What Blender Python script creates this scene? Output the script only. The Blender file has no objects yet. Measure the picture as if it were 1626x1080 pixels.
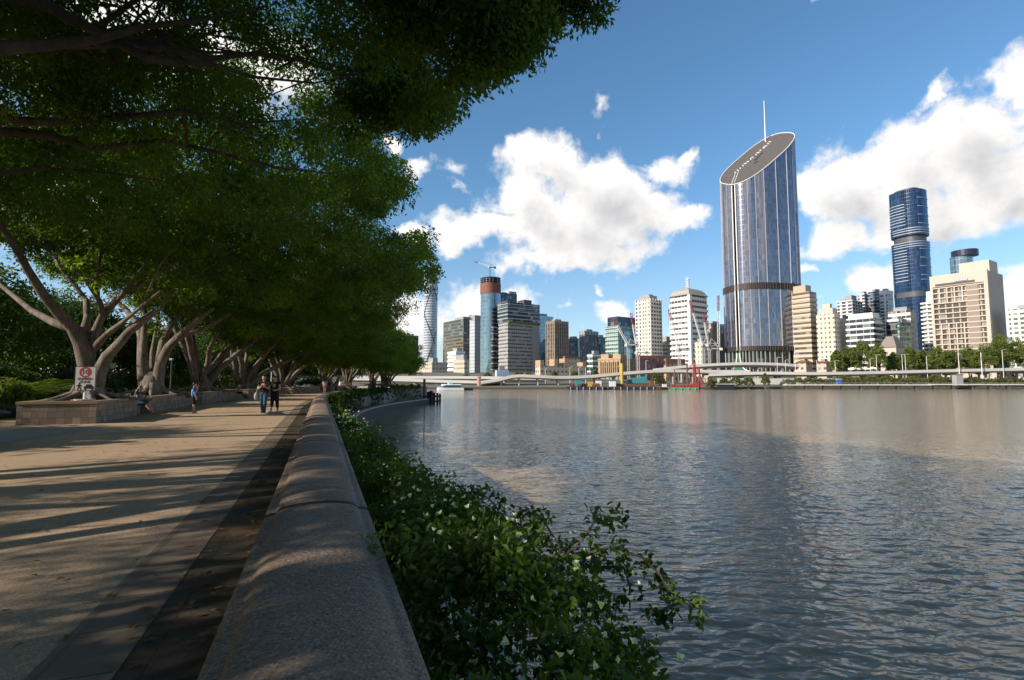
import bpy, math, random
import numpy as np
from mathutils import Vector, Matrix
R = math.radians
sc = bpy.context.scene
col = sc.collection
random.seed(7)

# ------------------------------------------------------------------ camera
F, CX, CY, HOR, CAMZ = 850.0, 813.0, 540.0, 606.0, 1.45
PITCH = math.atan((HOR - CY) / F)
cam_d = bpy.data.cameras.new('camera'); cam = bpy.data.objects.new('camera', cam_d); col.objects.link(cam)
cam.location = (0, 0, CAMZ); cam.rotation_euler = (R(90) + PITCH, 0, 0)
cam_d.sensor_width = 36; cam_d.lens = F / 1626 * 36; cam_d.clip_start = 0.05; cam_d.clip_end = 9000
sc.camera = cam

# ------------------------------------------------------------------ light and exposure
SUN_EL, SUN_TRAVEL = 25.0, 26.0         # light travels towards +X, turned this much towards +Y
sc.view_settings.view_transform = 'Standard'; sc.view_settings.look = 'None'
sc.view_settings.gamma = 1.0; sc.view_settings.exposure = 0.43; sc.view_settings.use_curve_mapping = False
sun_d = bpy.data.lights.new('sun', 'SUN'); sun_d.energy = 4.5; sun_d.angle = R(0.5); sun_d.color = (1.0, 0.89, 0.76)
sun = bpy.data.objects.new('sun', sun_d); col.objects.link(sun)
_tr = Vector((math.cos(R(SUN_TRAVEL)) * math.cos(R(SUN_EL)), math.sin(R(SUN_TRAVEL)) * math.cos(R(SUN_EL)), -math.sin(R(SUN_EL))))
sun.rotation_euler = _tr.to_track_quat('-Z', 'Y').to_euler()
SUN_TO = -_tr
sc.cycles.use_denoising = True; sc.cycles.denoising_prefilter = 'ACCURATE'
sc.cycles.max_bounces = 6; sc.cycles.diffuse_bounces = 3; sc.cycles.glossy_bounces = 3; sc.cycles.transmission_bounces = 4
sc.cycles.caustics_reflective = False; sc.cycles.caustics_refractive = False
sc.cycles.sample_clamp_indirect = 4.0


def ray(px, py):
    u, v = (px - CX) / F, (CY - py) / F
    return Vector((u, math.cos(PITCH) - v * math.sin(PITCH), math.sin(PITCH) + v * math.cos(PITCH)))


def at(px, py, Y):
    d = ray(px, py); k = Y / d.y
    return Vector((d.x * k, Y, CAMZ + d.z * k))


def atz(px, py, z):
    d = ray(px, py); k = (z - CAMZ) / d.z
    return Vector((d.x * k, d.y * k, z))


def proj(P):
    P = np.asarray(P, float)
    x, y, z = P[..., 0], P[..., 1], P[..., 2] - CAMZ
    c, s = math.cos(PITCH), math.sin(PITCH)
    dep = y * c + z * s; up = -y * s + z * c
    dep = np.where(dep < 0.05, np.nan, dep)
    return CX + F * x / dep, CY - F * up / dep


# ------------------------------------------------------------------ node helpers
class NT:
    def __init__(s, tree):
        s.t = tree; s.n = tree.nodes; s.l = tree.links

    def new(s, typ, **kw):
        n = s.n.new(typ)
        for k, v in kw.items():
            setattr(n, k, v)
        return n

    def put(s, sock, v):
        if v is None: return
        if hasattr(v, 'is_linked') or hasattr(v, 'links'): s.l.new(v, sock)
        else:
            try: sock.default_value = v
            except TypeError: sock.default_value = tuple(v) + (1,)
            except ValueError: sock.default_value = tuple(v) + (1,)

    def math(s, op, a, b=None, c=None, clamp=False):
        n = s.new('ShaderNodeMath', operation=op, use_clamp=clamp)
        s.put(n.inputs[0], a)
        if b is not None: s.put(n.inputs[1], b)
        if c is not None: s.put(n.inputs[2], c)
        return n.outputs[0]

    def vec(s, op, a, b=None, scale=None):
        n = s.new('ShaderNodeVectorMath', operation=op)
        s.put(n.inputs[0], a)
        if b is not None: s.put(n.inputs[1], b)
        if scale is not None: s.put(n.inputs['Scale'], scale)
        return n.outputs['Value'] if op in ('LENGTH', 'DOT_PRODUCT', 'DISTANCE') else n.outputs[0]

    def mix(s, f, a, b, blend='MIX'):
        n = s.new('ShaderNodeMix', data_type='RGBA', blend_type=blend)
        s.put(n.inputs[0], f); s.put(n.inputs[6], a); s.put(n.inputs[7], b)
        return n.outputs[2]

    def ramp(s, f, stops, interp='LINEAR'):
        n = s.new('ShaderNodeValToRGB'); n.color_ramp.interpolation = interp
        s.put(n.inputs[0], f); e = n.color_ramp.elements
        while len(e) < len(stops): e.new(0.5)
        for i, (p, c) in enumerate(stops):
            e[i].position = p
            e[i].color = (c, c, c, 1) if isinstance(c, (int, float)) else tuple(c) + (1,)
        return n.outputs[0]

    def smooth(s, f, a, b):
        n = s.new('ShaderNodeMapRange', interpolation_type='SMOOTHSTEP')
        s.put(n.inputs[0], f); s.put(n.inputs[1], a); s.put(n.inputs[2], b)
        return n.outputs[0]

    def noise(s, vec, scale, detail=4, rough=0.55, dist=0.0, out=0):
        n = s.new('ShaderNodeTexNoise'); s.put(n.inputs['Vector'], vec)
        s.put(n.inputs['Scale'], scale); s.put(n.inputs['Detail'], detail); s.put(n.inputs['Roughness'], rough); s.put(n.inputs['Distortion'], dist)
        return n.outputs[out]

    def voronoi(s, vec, scale, feature='F1', out=0, rand=1.0):
        n = s.new('ShaderNodeTexVoronoi', feature=feature); s.put(n.inputs['Vector'], vec); s.put(n.inputs['Scale'], scale)
        s.put(n.inputs['Randomness'], rand)
        return n.outputs[out]

    def bump(s, h, strength=0.3, dist=0.02, normal=None):
        n = s.new('ShaderNodeBump'); s.put(n.inputs['Height'], h); n.inputs['Strength'].default_value = strength
        n.inputs['Distance'].default_value = dist
        if normal is not None: s.l.new(normal, n.inputs['Normal'])
        return n.outputs[0]


# ------------------------------------------------------------------ world: physical sky and cumulus at infinity
w = bpy.data.worlds.new('World'); sc.world = w; w.use_nodes = True
W = NT(w.node_tree); W.n.clear()
sky = W.new('ShaderNodeTexSky', sky_type='NISHITA'); sky.sun_disc = False
sky.sun_elevation = R(SUN_EL); sky.sun_rotation = math.atan2(SUN_TO.x, SUN_TO.y)
sky.altitude = 0; sky.air_density = 1.0; sky.dust_density = 0.15; sky.ozone_density = 2.0
SKY_STRENGTH = 0.09


def azel(px, py):
    d = ray(px, py).normalized()
    return math.atan2(d.x, d.y), math.asin(d.z)


CLOUDS = [  # centre, radii in photo units, weight
    (895, 345, 150, 78, 1.0), (868, 262, 78, 58, 1.0), (960, 300, 110, 60, 1.0), (1045, 262, 66, 44, 1.0), (1062, 362, 66, 32, .9), (775, 360, 92, 40, .95),
    (880, 405, 130, 36, .9), (1000, 345, 110, 62, 1.0), (1085, 240, 30, 26, .7), (1100, 345, 40, 36, .8), (960, 395, 120, 30, .8), (830, 310, 80, 50, .9), (735, 385, 60, 26, .7),
    (1420, 265, 130, 92, 1.0), (1345, 300, 95, 75, 1.0), (1520, 225, 130, 90, 1.0), (1610, 160, 90, 90, 1.0), (1330, 365, 95, 40, .95), (1480, 340, 170, 50, 1.0), (1610, 300, 110, 90, 1.0),
    (1470, 160, 50, 30, .8), (1760, 230, 160, 130, 1.0),
    (745, 490, 85, 55, .9), (650, 520, 60, 60, .9), (820, 470, 60, 24, .6), (970, 500, 48, 36, .8), (945, 462, 14, 22, .6), (895, 480, 26, 16, .6), (1390, 452, 70, 36, .85),
    (1620, 455, 46, 62, .95), (1275, 418, 26, 20, .6), (1290, 470, 40, 16, .5),
    (957, 163, 24, 15, .34), (958, 200, 12, 10, .22), (722, 255, 26, 22, .5), (668, 262, 22, 18, .62), (623, 232, 22, 16, .8), (655, 372, 46, 26, .95), (728, 285, 20, 12, .4), (1310, 2, 42, 12, .6),
    (210, 60, 260, 90, 1.0), (430, 120, 110, 60, .9), (60, 300, 240, 130, .8), (-300, 200, 300, 200, 1.0), (150, 560, 260, 60, .9),
]
g = bpy.data.node_groups.new('cloud_density', 'ShaderNodeTree')
g.interface.new_socket('Vector', in_out='INPUT', socket_type='NodeSocketVector')
g.interface.new_socket('Density', in_out='OUTPUT', socket_type='NodeSocketFloat')
G = NT(g); gi = G.new('NodeGroupInput'); go = G.new('NodeGroupOutput')
P = gi.outputs[0]
acc = None
wob = G.vec('SCALE', G.vec('SUBTRACT', G.noise(P, 9.0, 5, .6, 0, 1), (.5, .5, .5)), scale=.13)
Pw = G.vec('ADD', P, wob)
for (cx, cy, rx, ry, wt) in CLOUDS:
    a0, e0 = azel(cx, cy); a1, _ = azel(cx + rx, cy); _, e1 = azel(cx, cy - ry)
    d = G.vec('LENGTH', G.vec('MULTIPLY', G.vec('SUBTRACT', Pw, (a0, e0, 0)), (1 / abs(a1 - a0), 1 / abs(e1 - e0), 0)))
    m = G.math('MULTIPLY', G.math('SUBTRACT', 1.25, d), wt)
    acc = m if acc is None else G.math('SMOOTH_MAX', acc, m, .12)
for (a0, e0, ra, re) in ((-2.45, .25, .62, .46), (-1.5, .35, .40, .25), (2.75, .30, .28, .14), (-3.0, .75, .3, .2)):   # unseen cloud banks added behind the viewer for the tower glass to reflect
    d = G.vec('LENGTH', G.vec('MULTIPLY', G.vec('SUBTRACT', Pw, (a0, e0, 0)), (1 / ra, 1 / re, 0)))
    acc = G.math('SMOOTH_MAX', acc, G.math('MINIMUM', G.math('SUBTRACT', 1.25, d), .62), .08)
n1 = G.noise(P, 9.0, 9, .58, .2)
n2 = G.noise(G.vec('ADD', P, (3.1, 1.7, 0)), 34.0, 6, .6)
dens = G.math('ADD', acc, G.math('MULTIPLY', G.math('SUBTRACT', n1, .5), 1.9))
dens = G.math('ADD', dens, G.math('MULTIPLY', G.math('SUBTRACT', n2, .5), .45))
G.l.new(dens, go.inputs[0])

tc = W.new('ShaderNodeTexCoord'); sep = W.new('ShaderNodeSeparateXYZ'); W.l.new(tc.outputs['Generated'], sep.inputs[0])
az = W.math('ARCTAN2', sep.outputs[0], sep.outputs[1]); el = W.math('ARCSINE', sep.outputs[2])
cmb = W.new('ShaderNodeCombineXYZ'); W.l.new(az, cmb.inputs[0]); W.l.new(el, cmb.inputs[1])


def dens_at(off):
    n = W.new('ShaderNodeGroup'); n.node_tree = g
    W.l.new(W.vec('ADD', cmb.outputs[0], off), n.inputs[0])
    return n.outputs[0]


d0 = dens_at((0, 0, 0)); d1 = dens_at((-.030, .040, 0)); d2 = dens_at((-.012, .016, 0))
alpha = W.smooth(d0, .22, .74)
alpha = W.math('MULTIPLY', alpha, W.smooth(el, -.02, .01))
occ = W.math('ADD', W.math('MULTIPLY', W.smooth(d1, .35, 1.7), .70), W.math('MULTIPLY', W.smooth(d2, .4, 1.5), .30))
CLOUD_LIT, CLOUD_DARK = (9.5, 9.2, 8.9), (4.5, 4.6, 4.9)
ccol = W.mix(occ, CLOUD_LIT, CLOUD_DARK)
tint = W.mix(1.0, sky.outputs[0], W.mix(W.smooth(el, .02, .42), (1.02, 1.14, 1.28), (.93, 1.30, 1.44)), 'MULTIPLY')
hz = W.math('MULTIPLY', W.math('SUBTRACT', 1.0, W.smooth(el, 0.0, .30)), .22)
tint = W.mix(hz, tint, (4.6, 5.7, 6.8))
bgcol = W.mix(alpha, tint, ccol)
bg = W.new('ShaderNodeBackground'); W.l.new(bgcol, bg.inputs[0]); bg.inputs[1].default_value = SKY_STRENGTH
wo = W.new('ShaderNodeOutputWorld'); W.l.new(bg.outputs[0], wo.inputs[0])

# ------------------------------------------------------------------ mesh and object helpers
ORG = {}


def tag(o, label=None, cat=None, group=None, kind=None):
    if label: o['label'] = label
    if cat: o['category'] = cat
    if group: o['group'] = group
    if kind: o['kind'] = kind
    return o


def thing(name, loc, label, cat, group=None):
    o = bpy.data.objects.new(name, None); col.objects.link(o); o.location = loc
    o.empty_display_size = .3
    ORG[o.name] = Vector(loc)
    return tag(o, label, cat, group)


def copy_tree(o, parent=None):
    c = o.copy(); col.objects.link(c)
    if parent is not None: c.parent = parent
    ORG[c.name] = Vector(ORG[o.name])
    for ch in list(o.children): copy_tree(ch, c)
    return c


class MB:
    """collects shapes and links them as one mesh object"""
    def __init__(s):
        s.v = []; s.f = []; s.uv = []; s.mi = []; s.m = 0

    def face(s, pts, uv=None):
        b = len(s.v); s.v += [tuple(p) for p in pts]; s.f.append(tuple(range(b, b + len(pts))))
        s.uv.append(uv); s.mi.append(s.m)

    def box(s, c, size, rz=0.0, M=None):
        hx, hy, hz = size[0] / 2, size[1] / 2, size[2] / 2
        cs = [(-hx, -hy, -hz), (hx, -hy, -hz), (hx, hy, -hz), (-hx, hy, -hz), (-hx, -hy, hz), (hx, -hy, hz), (hx, hy, hz), (-hx, hy, hz)]
        if M is None: M = Matrix.Rotation(rz, 3, 'Z')
        c = Vector(c); b = len(s.v)
        s.v += [tuple(c + M @ Vector(p)) for p in cs]
        for q in ((0, 3, 2, 1), (4, 5, 6, 7), (0, 1, 5, 4), (1, 2, 6, 5), (2, 3, 7, 6), (3, 0, 4, 7)):
            s.f.append(tuple(b + i for i in q)); s.uv.append(None); s.mi.append(s.m)

    def beam(s, a, b, wd, ht):
        a, b = Vector(a), Vector(b); d = b - a
        M = d.to_track_quat('X', 'Z').to_matrix()
        s.box((a + b) / 2, (d.length, wd, ht), M=M)

    def prism(s, poly, z0, z1, cap=True, uv=True, u0=0.0):
        """vertical walls over a footprint, UV in metres; z1 may be a function of the point"""
        n = len(poly); zt = [(z1(p) if callable(z1) else z1) for p in poly]; u = u0
        for i in range(n):
            a, b = poly[i], poly[(i + 1) % n]; L = math.hypot(b[0] - a[0], b[1] - a[1]); ta, tb = zt[i], zt[(i + 1) % n]
            s.face([(a[0], a[1], z0), (b[0], b[1], z0), (b[0], b[1], tb), (a[0], a[1], ta)], [(u, 0), (u + L, 0), (u + L, tb - z0), (u, ta - z0)] if uv else None)
            u += L
        if cap:
            s.face([(p[0], p[1], zt[i]) for i, p in enumerate(poly)], [(0, 0)] * n)
            s.face([(p[0], p[1], z0) for p in reversed(poly)], [(0, 0)] * n)

    def tube(s, pts, rad, n=8, cap=True, twist=0.0):
        pts = [Vector(p) for p in pts]; k = len(pts)
        if isinstance(rad, (int, float)): rad = [rad] * k
        b0 = len(s.v); ref = None
        for i in range(k):
            d = (pts[min(i + 1, k - 1)] - pts[max(i - 1, 0)]).normalized()
            if ref is None: ref = d.orthogonal().normalized()
            ref = (ref - d * ref.dot(d)).normalized(); bi = d.cross(ref)
            for j in range(n):
                a = 2 * math.pi * j / n
                s.v.append(tuple(pts[i] + (ref * math.cos(a) + bi * math.sin(a)) * rad[i]))
        for i in range(k - 1):
            for j in range(n):
                a, b = b0 + i * n + j, b0 + i * n + (j + 1) % n
                s.f.append((a, b, b + n, a + n)); s.uv.append(None); s.mi.append(s.m)
        if cap:
            s.f.append(tuple(b0 + j for j in reversed(range(n)))); s.uv.append(None); s.mi.append(s.m)
            s.f.append(tuple(b0 + (k - 1) * n + j for j in range(n))); s.uv.append(None); s.mi.append(s.m)

    def ball(s, c, r, nu=12, nv=8):
        c = Vector(c); r = r if hasattr(r, '__len__') else (r, r, r); b = len(s.v)
        for i in range(nv + 1):
            th = math.pi * i / nv
            for j in range(nu):
                ph = 2 * math.pi * j / nu
                s.v.append((c.x + r[0] * math.sin(th) * math.cos(ph), c.y + r[1] * math.sin(th) * math.sin(ph), c.z + r[2] * math.cos(th)))
        for i in range(nv):
            for j in range(nu):
                a, d = b + i * nu + j, b + i * nu + (j + 1) % nu
                s.f.append((a, a + nu, d + nu, d)); s.uv.append(None); s.mi.append(s.m)

    def sweep(s, path, prof, closed=False, cap=True):
        """path: list of (point, left unit vector); prof: (left offset, z)"""
        b0 = len(s.v); n = len(prof)
        for p, l in path:
            for (o, z) in prof: s.v.append((p[0] + l[0] * o, p[1] + l[1] * o, p[2] + z))
        for i in range(len(path) - 1):
            for j in range(n if closed else n - 1):
                a, b = b0 + i * n + j, b0 + i * n + (j + 1) % n
                s.f.append((a, a + n, b + n, b)); s.uv.append(None); s.mi.append(s.m)
        if cap:
            s.f.append(tuple(b0 + j for j in range(n))); s.uv.append(None); s.mi.append(s.m)
            q = b0 + (len(path) - 1) * n
            s.f.append(tuple(q + j for j in reversed(range(n)))); s.uv.append(None); s.mi.append(s.m)

    def build(s, name, mat, parent=None, smooth=False, loc=None):
        me = bpy.data.meshes.new(name)
        if parent is not None: org = ORG[parent.name]
        else: org = Vector(loc) if loc is not None else Vector((0, 0, 0))
        v = np.array(s.v, dtype=np.float64).reshape(-1, 3) - np.array(org)
        me.from_pydata(v.tolist(), [], s.f)
        if any(u is not None for u in s.uv):
            L = me.uv_layers.new(name='UVMap').data; k = 0
            for f, u in zip(s.f, s.uv):
                for i in range(len(f)):
                    if u is not None: L[k].uv = u[i]
                    k += 1
        for m in (mat if isinstance(mat, (list, tuple)) else [mat]): me.materials.append(m)
        if any(s.mi): me.polygons.foreach_set('material_index', s.mi)
        if smooth:
            me.polygons.foreach_set('use_smooth', [True] * len(me.polygons))
            if smooth != 'all': me.set_sharp_from_angle(angle=R(smooth if not isinstance(smooth, bool) else 40))
        me.update()
        o = bpy.data.objects.new(name, me); col.objects.link(o)
        if parent is not None: o.parent = parent; ORG[o.name] = Vector(org)
        else: o.location = org; ORG[o.name] = Vector(org)
        return o


# ------------------------------------------------------------------ materials
def mat(name):
    m = bpy.data.materials.new(name); m.use_nodes = True
    N = NT(m.node_tree); N.n.clear()
    out = N.new('ShaderNodeOutputMaterial'); b = N.new('ShaderNodeBsdfPrincipled'); N.l.new(b.outputs[0], out.inputs[0])
    return m, N, b, out


def plain(name, c, rough=.6, metal=0.0, var=.18, scale=3.0, bump=0.0, bscale=40.0, spec=.4):
    m, N, b, _ = mat(name)
    t = N.new('ShaderNodeTexCoord').outputs['Object']
    n = N.noise(t, scale, 6, .6)
    k = N.math('ADD', 1 - var, N.math('MULTIPLY', n, 2 * var))
    N.put(b.inputs['Base Color'], N.mix(1.0, tuple(c), k, 'MULTIPLY'))
    b.inputs['Roughness'].default_value = rough; b.inputs['Metallic'].default_value = metal; b.inputs['Specular IOR Level'].default_value = spec
    if bump: N.put(b.inputs['Normal'], N.bump(N.noise(t, bscale, 4), bump, .01))
    return m


def facade(name, wall, glass, floor=3.6, bay=3.0, wy=(.28, .86), wx=(.12, .88), rough=.12, metal=0.0, wrough=.7, blind=.2, blindc=(.35, .33, .30), wmetal=0.0, tilt=.012, stain=.12):
    """wall with a grid of windows, laid out in metres on the UVs; each pane differs"""
    m, N, b, out = mat(name)
    uv = N.new('ShaderNodeUVMap').outputs[0]; sp = N.new('ShaderNodeSeparateXYZ'); N.l.new(uv, sp.inputs[0])
    u = N.math('DIVIDE', sp.outputs[0], bay); v = N.math('DIVIDE', sp.outputs[1], floor)
    fu, fv = N.math('FRACT', u), N.math('FRACT', v)
    inx = N.math('MULTIPLY', N.math('GREATER_THAN', fu, wx[0]), N.math('LESS_THAN', fu, wx[1]))
    iny = N.math('MULTIPLY', N.math('GREATER_THAN', fv, wy[0]), N.math('LESS_THAN', fv, wy[1]))
    inside = N.math('MULTIPLY', inx, iny)
    c = N.new('ShaderNodeCombineXYZ'); N.l.new(N.math('FLOOR', u), c.inputs[0]); N.l.new(N.math('FLOOR', v), c.inputs[1])
    wn = N.new('ShaderNodeTexWhiteNoise', noise_dimensions='2D'); N.l.new(c.outputs[0], wn.inputs[0])
    r = wn.outputs[0]
    gl = N.mix(N.math('MULTIPLY', r, .55), tuple(glass), tuple(min(1, x * 1.9 + .01) for x in glass))
    gl = N.mix(N.math('MULTIPLY', N.math('GREATER_THAN', r, 1 - blind), .6), gl, blindc)
    t = N.new('ShaderNodeTexCoord').outputs['Object']
    st = N.math('ADD', 1 - stain, N.math('MULTIPLY', N.noise(t, .12, 6, .65), 2 * stain))
    wl = N.mix(1.0, tuple(wall), st, 'MULTIPLY')
    N.put(b.inputs['Base Color'], N.mix(inside, wl, gl))
    N.put(b.inputs['Roughness'], N.math('ADD', wrough, N.math('MULTIPLY', inside, rough - wrough)))
    N.put(b.inputs['Metallic'], N.math('ADD', wmetal, N.math('MULTIPLY', inside, metal - wmetal)))
    b.inputs['Specular IOR Level'].default_value = .6
    geo = N.new('ShaderNodeNewGeometry')
    off = N.vec('SCALE', N.vec('SUBTRACT', wn.outputs[1], (.5, .5, .5)), scale=tilt)
    off = N.vec('SCALE', off, scale=inside)
    N.put(b.inputs['Normal'], N.vec('NORMALIZE', N.vec('ADD', geo.outputs['Normal'], off)))
    return m


def foliage(name, dark, light, trans=.35, rough=.5):
    m, N, b, out = mat(name)
    a = N.new('ShaderNodeAttribute', attribute_name='tone')
    c = N.mix(a.outputs['Fac'], tuple(dark), tuple(light))
    N.put(b.inputs['Base Color'], c); b.inputs['Roughness'].default_value = rough; b.inputs['Specular IOR Level'].default_value = .25
    tr = N.new('ShaderNodeBsdfTranslucent'); N.put(tr.inputs[0], N.mix(1.0, c, (1.9, 2.1, .5), 'MULTIPLY'))
    mx = N.new('ShaderNodeMixShader'); mx.inputs[0].default_value = trans
    N.l.new(b.outputs[0], mx.inputs[1]); N.l.new(tr.outputs[0], mx.inputs[2]); N.l.new(mx.outputs[0], out.inputs[0])
    return m


def bark(name, c1, c2):
    m, N, b, _ = mat(name)
    t = N.new('ShaderNodeTexCoord').outputs['Object']
    st = N.vec('MULTIPLY', t, (1, 1, .35))
    n = N.noise(st, 3.0, 8, .65); n2 = N.noise(st, 22.0, 5, .6)
    c = N.mix(N.ramp(n, [(.34, 0.0), (.62, 1.0)]), c1, c2)
    c = N.mix(N.ramp(n2, [(.42, 0.0), (.75, .6)]), c, (.045, .036, .028))
    n3 = N.noise(N.vec('MULTIPLY', t, (1, 1, .12)), 9.0, 5, .6); c = N.mix(N.ramp(n3, [(.5, 0.0), (.68, .5)]), c, (.07, .055, .042))
    N.put(b.inputs['Base Color'], c); b.inputs['Roughness'].default_value = .85
    N.put(b.inputs['Normal'], N.bump(N.math('ADD', n, N.math('ADD', N.math('MULTIPLY', n2, .4), N.math('MULTIPLY', n3, .7))), .8, .06))
    return m


# ------------------------------------------------------------------ the river wall's line and offsets from it
WALL_PTS = [(5.3475, -15.0), (-8.9, 25.0), (-11.3, 31.8), (-15.2, 44.5), (-17.8, 58), (-18.7, 72), (-18.2, 86), (-16.4, 100), (-17.2, 106), (-20.5, 114), (-27, 123), (-37, 131)]


def _curve():
    P = [Vector((x, y, 0)) for x, y in WALL_PTS]; out = []
    P = [P[0] * 2 - P[1]] + P + [P[-1] * 2 - P[-2]]
    for i in range(1, len(P) - 2):
        p0, p1, p2, p3 = P[i - 1:i + 3]
        for k in range(60):
            t = k / 60
            m1 = (p2 - p0) * .5 * ((p2 - p1).length * 2 / ((p2 - p1).length + (p1 - p0).length)); m2 = (p3 - p1) * .5 * ((p2 - p1).length * 2 / ((p3 - p2).length + (p2 - p1).length))
            if i == 1: m1 = p2 - p1; m2 = (p2 - p1)
            out.append((2 * t ** 3 - 3 * t ** 2 + 1) * p1 + (t ** 3 - 2 * t ** 2 + t) * m1 + (-2 * t ** 3 + 3 * t ** 2) * p2 + (t ** 3 - t ** 2) * m2)
    out.append(P[-2]); return out


_C = _curve(); _S = [0.0]
for _i in range(1, len(_C)): _S.append(_S[-1] + (_C[_i] - _C[_i - 1]).length)
_S0 = 15.0 / math.cos(math.atan(.3565))          # arc length at the camera
_S = [x - _S0 for x in _S]; S_END = _S[-1]; S_START = _S[0]
_CA = np.array([tuple(c) for c in _C]); _SA = np.array(_S)


def fr(s):
    """point on the wall's centre line and the unit vector to its left"""
    x, y = np.interp(s, _SA, _CA[:, 0]), np.interp(s, _SA, _CA[:, 1])
    e = .6; s0, s1 = max(S_START, s - e), min(S_END, s + e)
    d = Vector((np.interp(s1, _SA, _CA[:, 0]) - np.interp(s0, _SA, _CA[:, 0]), np.interp(s1, _SA, _CA[:, 1]) - np.interp(s0, _SA, _CA[:, 1]), 0)).normalized()
    return Vector((x, y, 0)), Vector((-d.y, d.x, 0))


def sl(s, l, z=0.0):
    p, n = fr(s); p = p + n * l; p.z = z; return p


def spath(s0, s1, step=1.0):
    k = max(1, int(math.ceil((s1 - s0) / step))); return [fr(s0 + (s1 - s0) * i / k) for i in range(k + 1)]
WATER_Z = CAMZ - 4.0
# ================================================================== SETTING
def ring(self, outer, inner, z0, z1):
    n = len(outer)
    for i in range(n):
        j = (i + 1) % n
        a, b, c, d = outer[i], outer[j], inner[j], inner[i]
        self.face([(a[0], a[1], z1), (b[0], b[1], z1), (c[0], c[1], z1), (d[0], d[1], z1)])
        self.face([(b[0], b[1], z0), (a[0], a[1], z0), (d[0], d[1], z0), (c[0], c[1], z0)])
        self.face([(a[0], a[1], z0), (b[0], b[1], z0), (b[0], b[1], z1), (a[0], a[1], z1)])
        self.face([(c[0], c[1], z0), (d[0], d[1], z0), (d[0], d[1], z1), (c[0], c[1], z1)])


MB.ring = ring


def aggregate(name, base, stone_a, stone_b, scale, bump=.35, stain=.25, joints=None):
    """exposed aggregate: pebbles of two tones in a mortar, large stains"""
    m, N, b, _ = mat(name)
    t = N.new('ShaderNodeTexCoord').outputs['Object']
    vc = N.voronoi(t, scale, 'F1', 1); vd = N.voronoi(t, scale, 'F1', 0)
    sp = N.new('ShaderNodeSeparateXYZ'); N.l.new(vc, sp.inputs[0])
    peb = N.mix(N.ramp(sp.outputs[0], [(.25, 0.0), (.75, 1.0)]), tuple(stone_a), tuple(stone_b))
    c = N.mix(N.ramp(vd, [(.35, 0.0), (.6, 1.0)]), peb, tuple(base))
    big = N.noise(t, .35, 7, .62); mid = N.noise(t, 2.6, 6, .65)
    k = N.math('ADD', 1 - stain, N.math('MULTIPLY', N.math('ADD', N.math('MULTIPLY', big, .65), N.math('MULTIPLY', mid, .35)), 2 * stain))
    c = N.mix(1.0, c, k, 'MULTIPLY')
    spots = N.voronoi(t, 1.7, 'F1', 0)
    c = N.mix(N.math('MULTIPLY', N.math('LESS_THAN', N.math('ADD', spots, N.math('MULTIPLY', mid, .06)), .075), .55), c, (.06, .045, .03))
    N.put(b.inputs['Base Color'], c); b.inputs['Roughness'].default_value = .8; b.inputs['Specular IOR Level'].default_value = .25
    h = N.math('SUBTRACT', 1.0, vd)
    N.put(b.inputs['Normal'], N.bump(N.math('ADD', h, N.math('MULTIPLY', mid, .8)), bump, .006))
    return m


M_path = aggregate('tan_aggregate', (.44, .315, .20), (.34, .235, .145), (.60, .45, .305), 75, .28, .26)
M_cope = aggregate('grey_aggregate', (.255, .190, .142), (.165, .120, .090), (.37, .285, .22), 60, .6, .18)
M_lip = plain('cast_stone', (.27, .23, .20), .75, var=.2, scale=6, bump=.3, bscale=90)
M_band = plain('grey_paver', (.24, .225, .20), .7, var=.2, scale=2, bump=.2, bscale=60)
M_conc = plain('pale_concrete', (.42, .38, .33), .8, var=.25, scale=.6, bump=.2, bscale=20)
M_dark = plain('tide_stained_concrete', (.050, .048, .046), .75, var=.4, scale=.9, bump=.5, bscale=8)
M_soil = plain('leaf_litter_soil', (.16, .085, .045), .9, var=.45, scale=6, bump=.8, bscale=30)
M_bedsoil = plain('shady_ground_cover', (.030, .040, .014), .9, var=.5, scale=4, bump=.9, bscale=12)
M_joint = plain('joint_mortar', (.22, .165, .11), .8, var=.25, scale=9)

# ground: one sheet of promenade paving on our bank
mb = MB(); mb.sweep(spath(S_START, S_END, 1.5), [(.25, 0.0), (12, 0.0), (70, 0.0), (140, 0.0)], cap=False)
tag(mb.build('promenade_ground', M_path), kind='structure')
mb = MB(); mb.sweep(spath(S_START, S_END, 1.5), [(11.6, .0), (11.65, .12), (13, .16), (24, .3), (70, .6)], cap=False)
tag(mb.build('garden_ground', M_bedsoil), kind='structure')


def slate_mat():
    m, N, b, _ = mat('slate_paver')
    uv = N.new('ShaderNodeUVMap').outputs[0]
    br = N.new('ShaderNodeTexBrick'); N.l.new(uv, br.inputs[0]); br.offset = .5
    for k, v in (('Scale', 1.0), ('Mortar Size', .010), ('Mortar Smooth', .2), ('Brick Width', .62), ('Row Height', .40)): br.inputs[k].default_value = v
    br.inputs['Color1'].default_value = (.040, .042, .040, 1); br.inputs['Color2'].default_value = (.060, .055, .046, 1); br.inputs['Mortar'].default_value = (.03, .025, .02, 1)
    t = N.new('ShaderNodeTexCoord').outputs['Object']
    n = N.noise(t, 1.6, 7, .65); n2 = N.noise(t, 14, 6, .65)
    c = N.mix(N.ramp(n, [(.42, 0.0), (.70, .75)]), br.outputs[0], (.12, .070, .030))
    c = N.mix(1.0, c, N.math('ADD', .6, N.math('MULTIPLY', n2, .8)), 'MULTIPLY')
    N.put(b.inputs['Base Color'], c)
    N.put(b.inputs['Roughness'], N.math('ADD', .35, N.math('MULTIPLY', n2, .4)))
    N.put(b.inputs['Normal'], N.bump(N.math('ADD', n2, N.math('MULTIPLY', br.outputs[1], -.8)), .45, .015))
    return m


M_slate = slate_mat()


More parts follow.
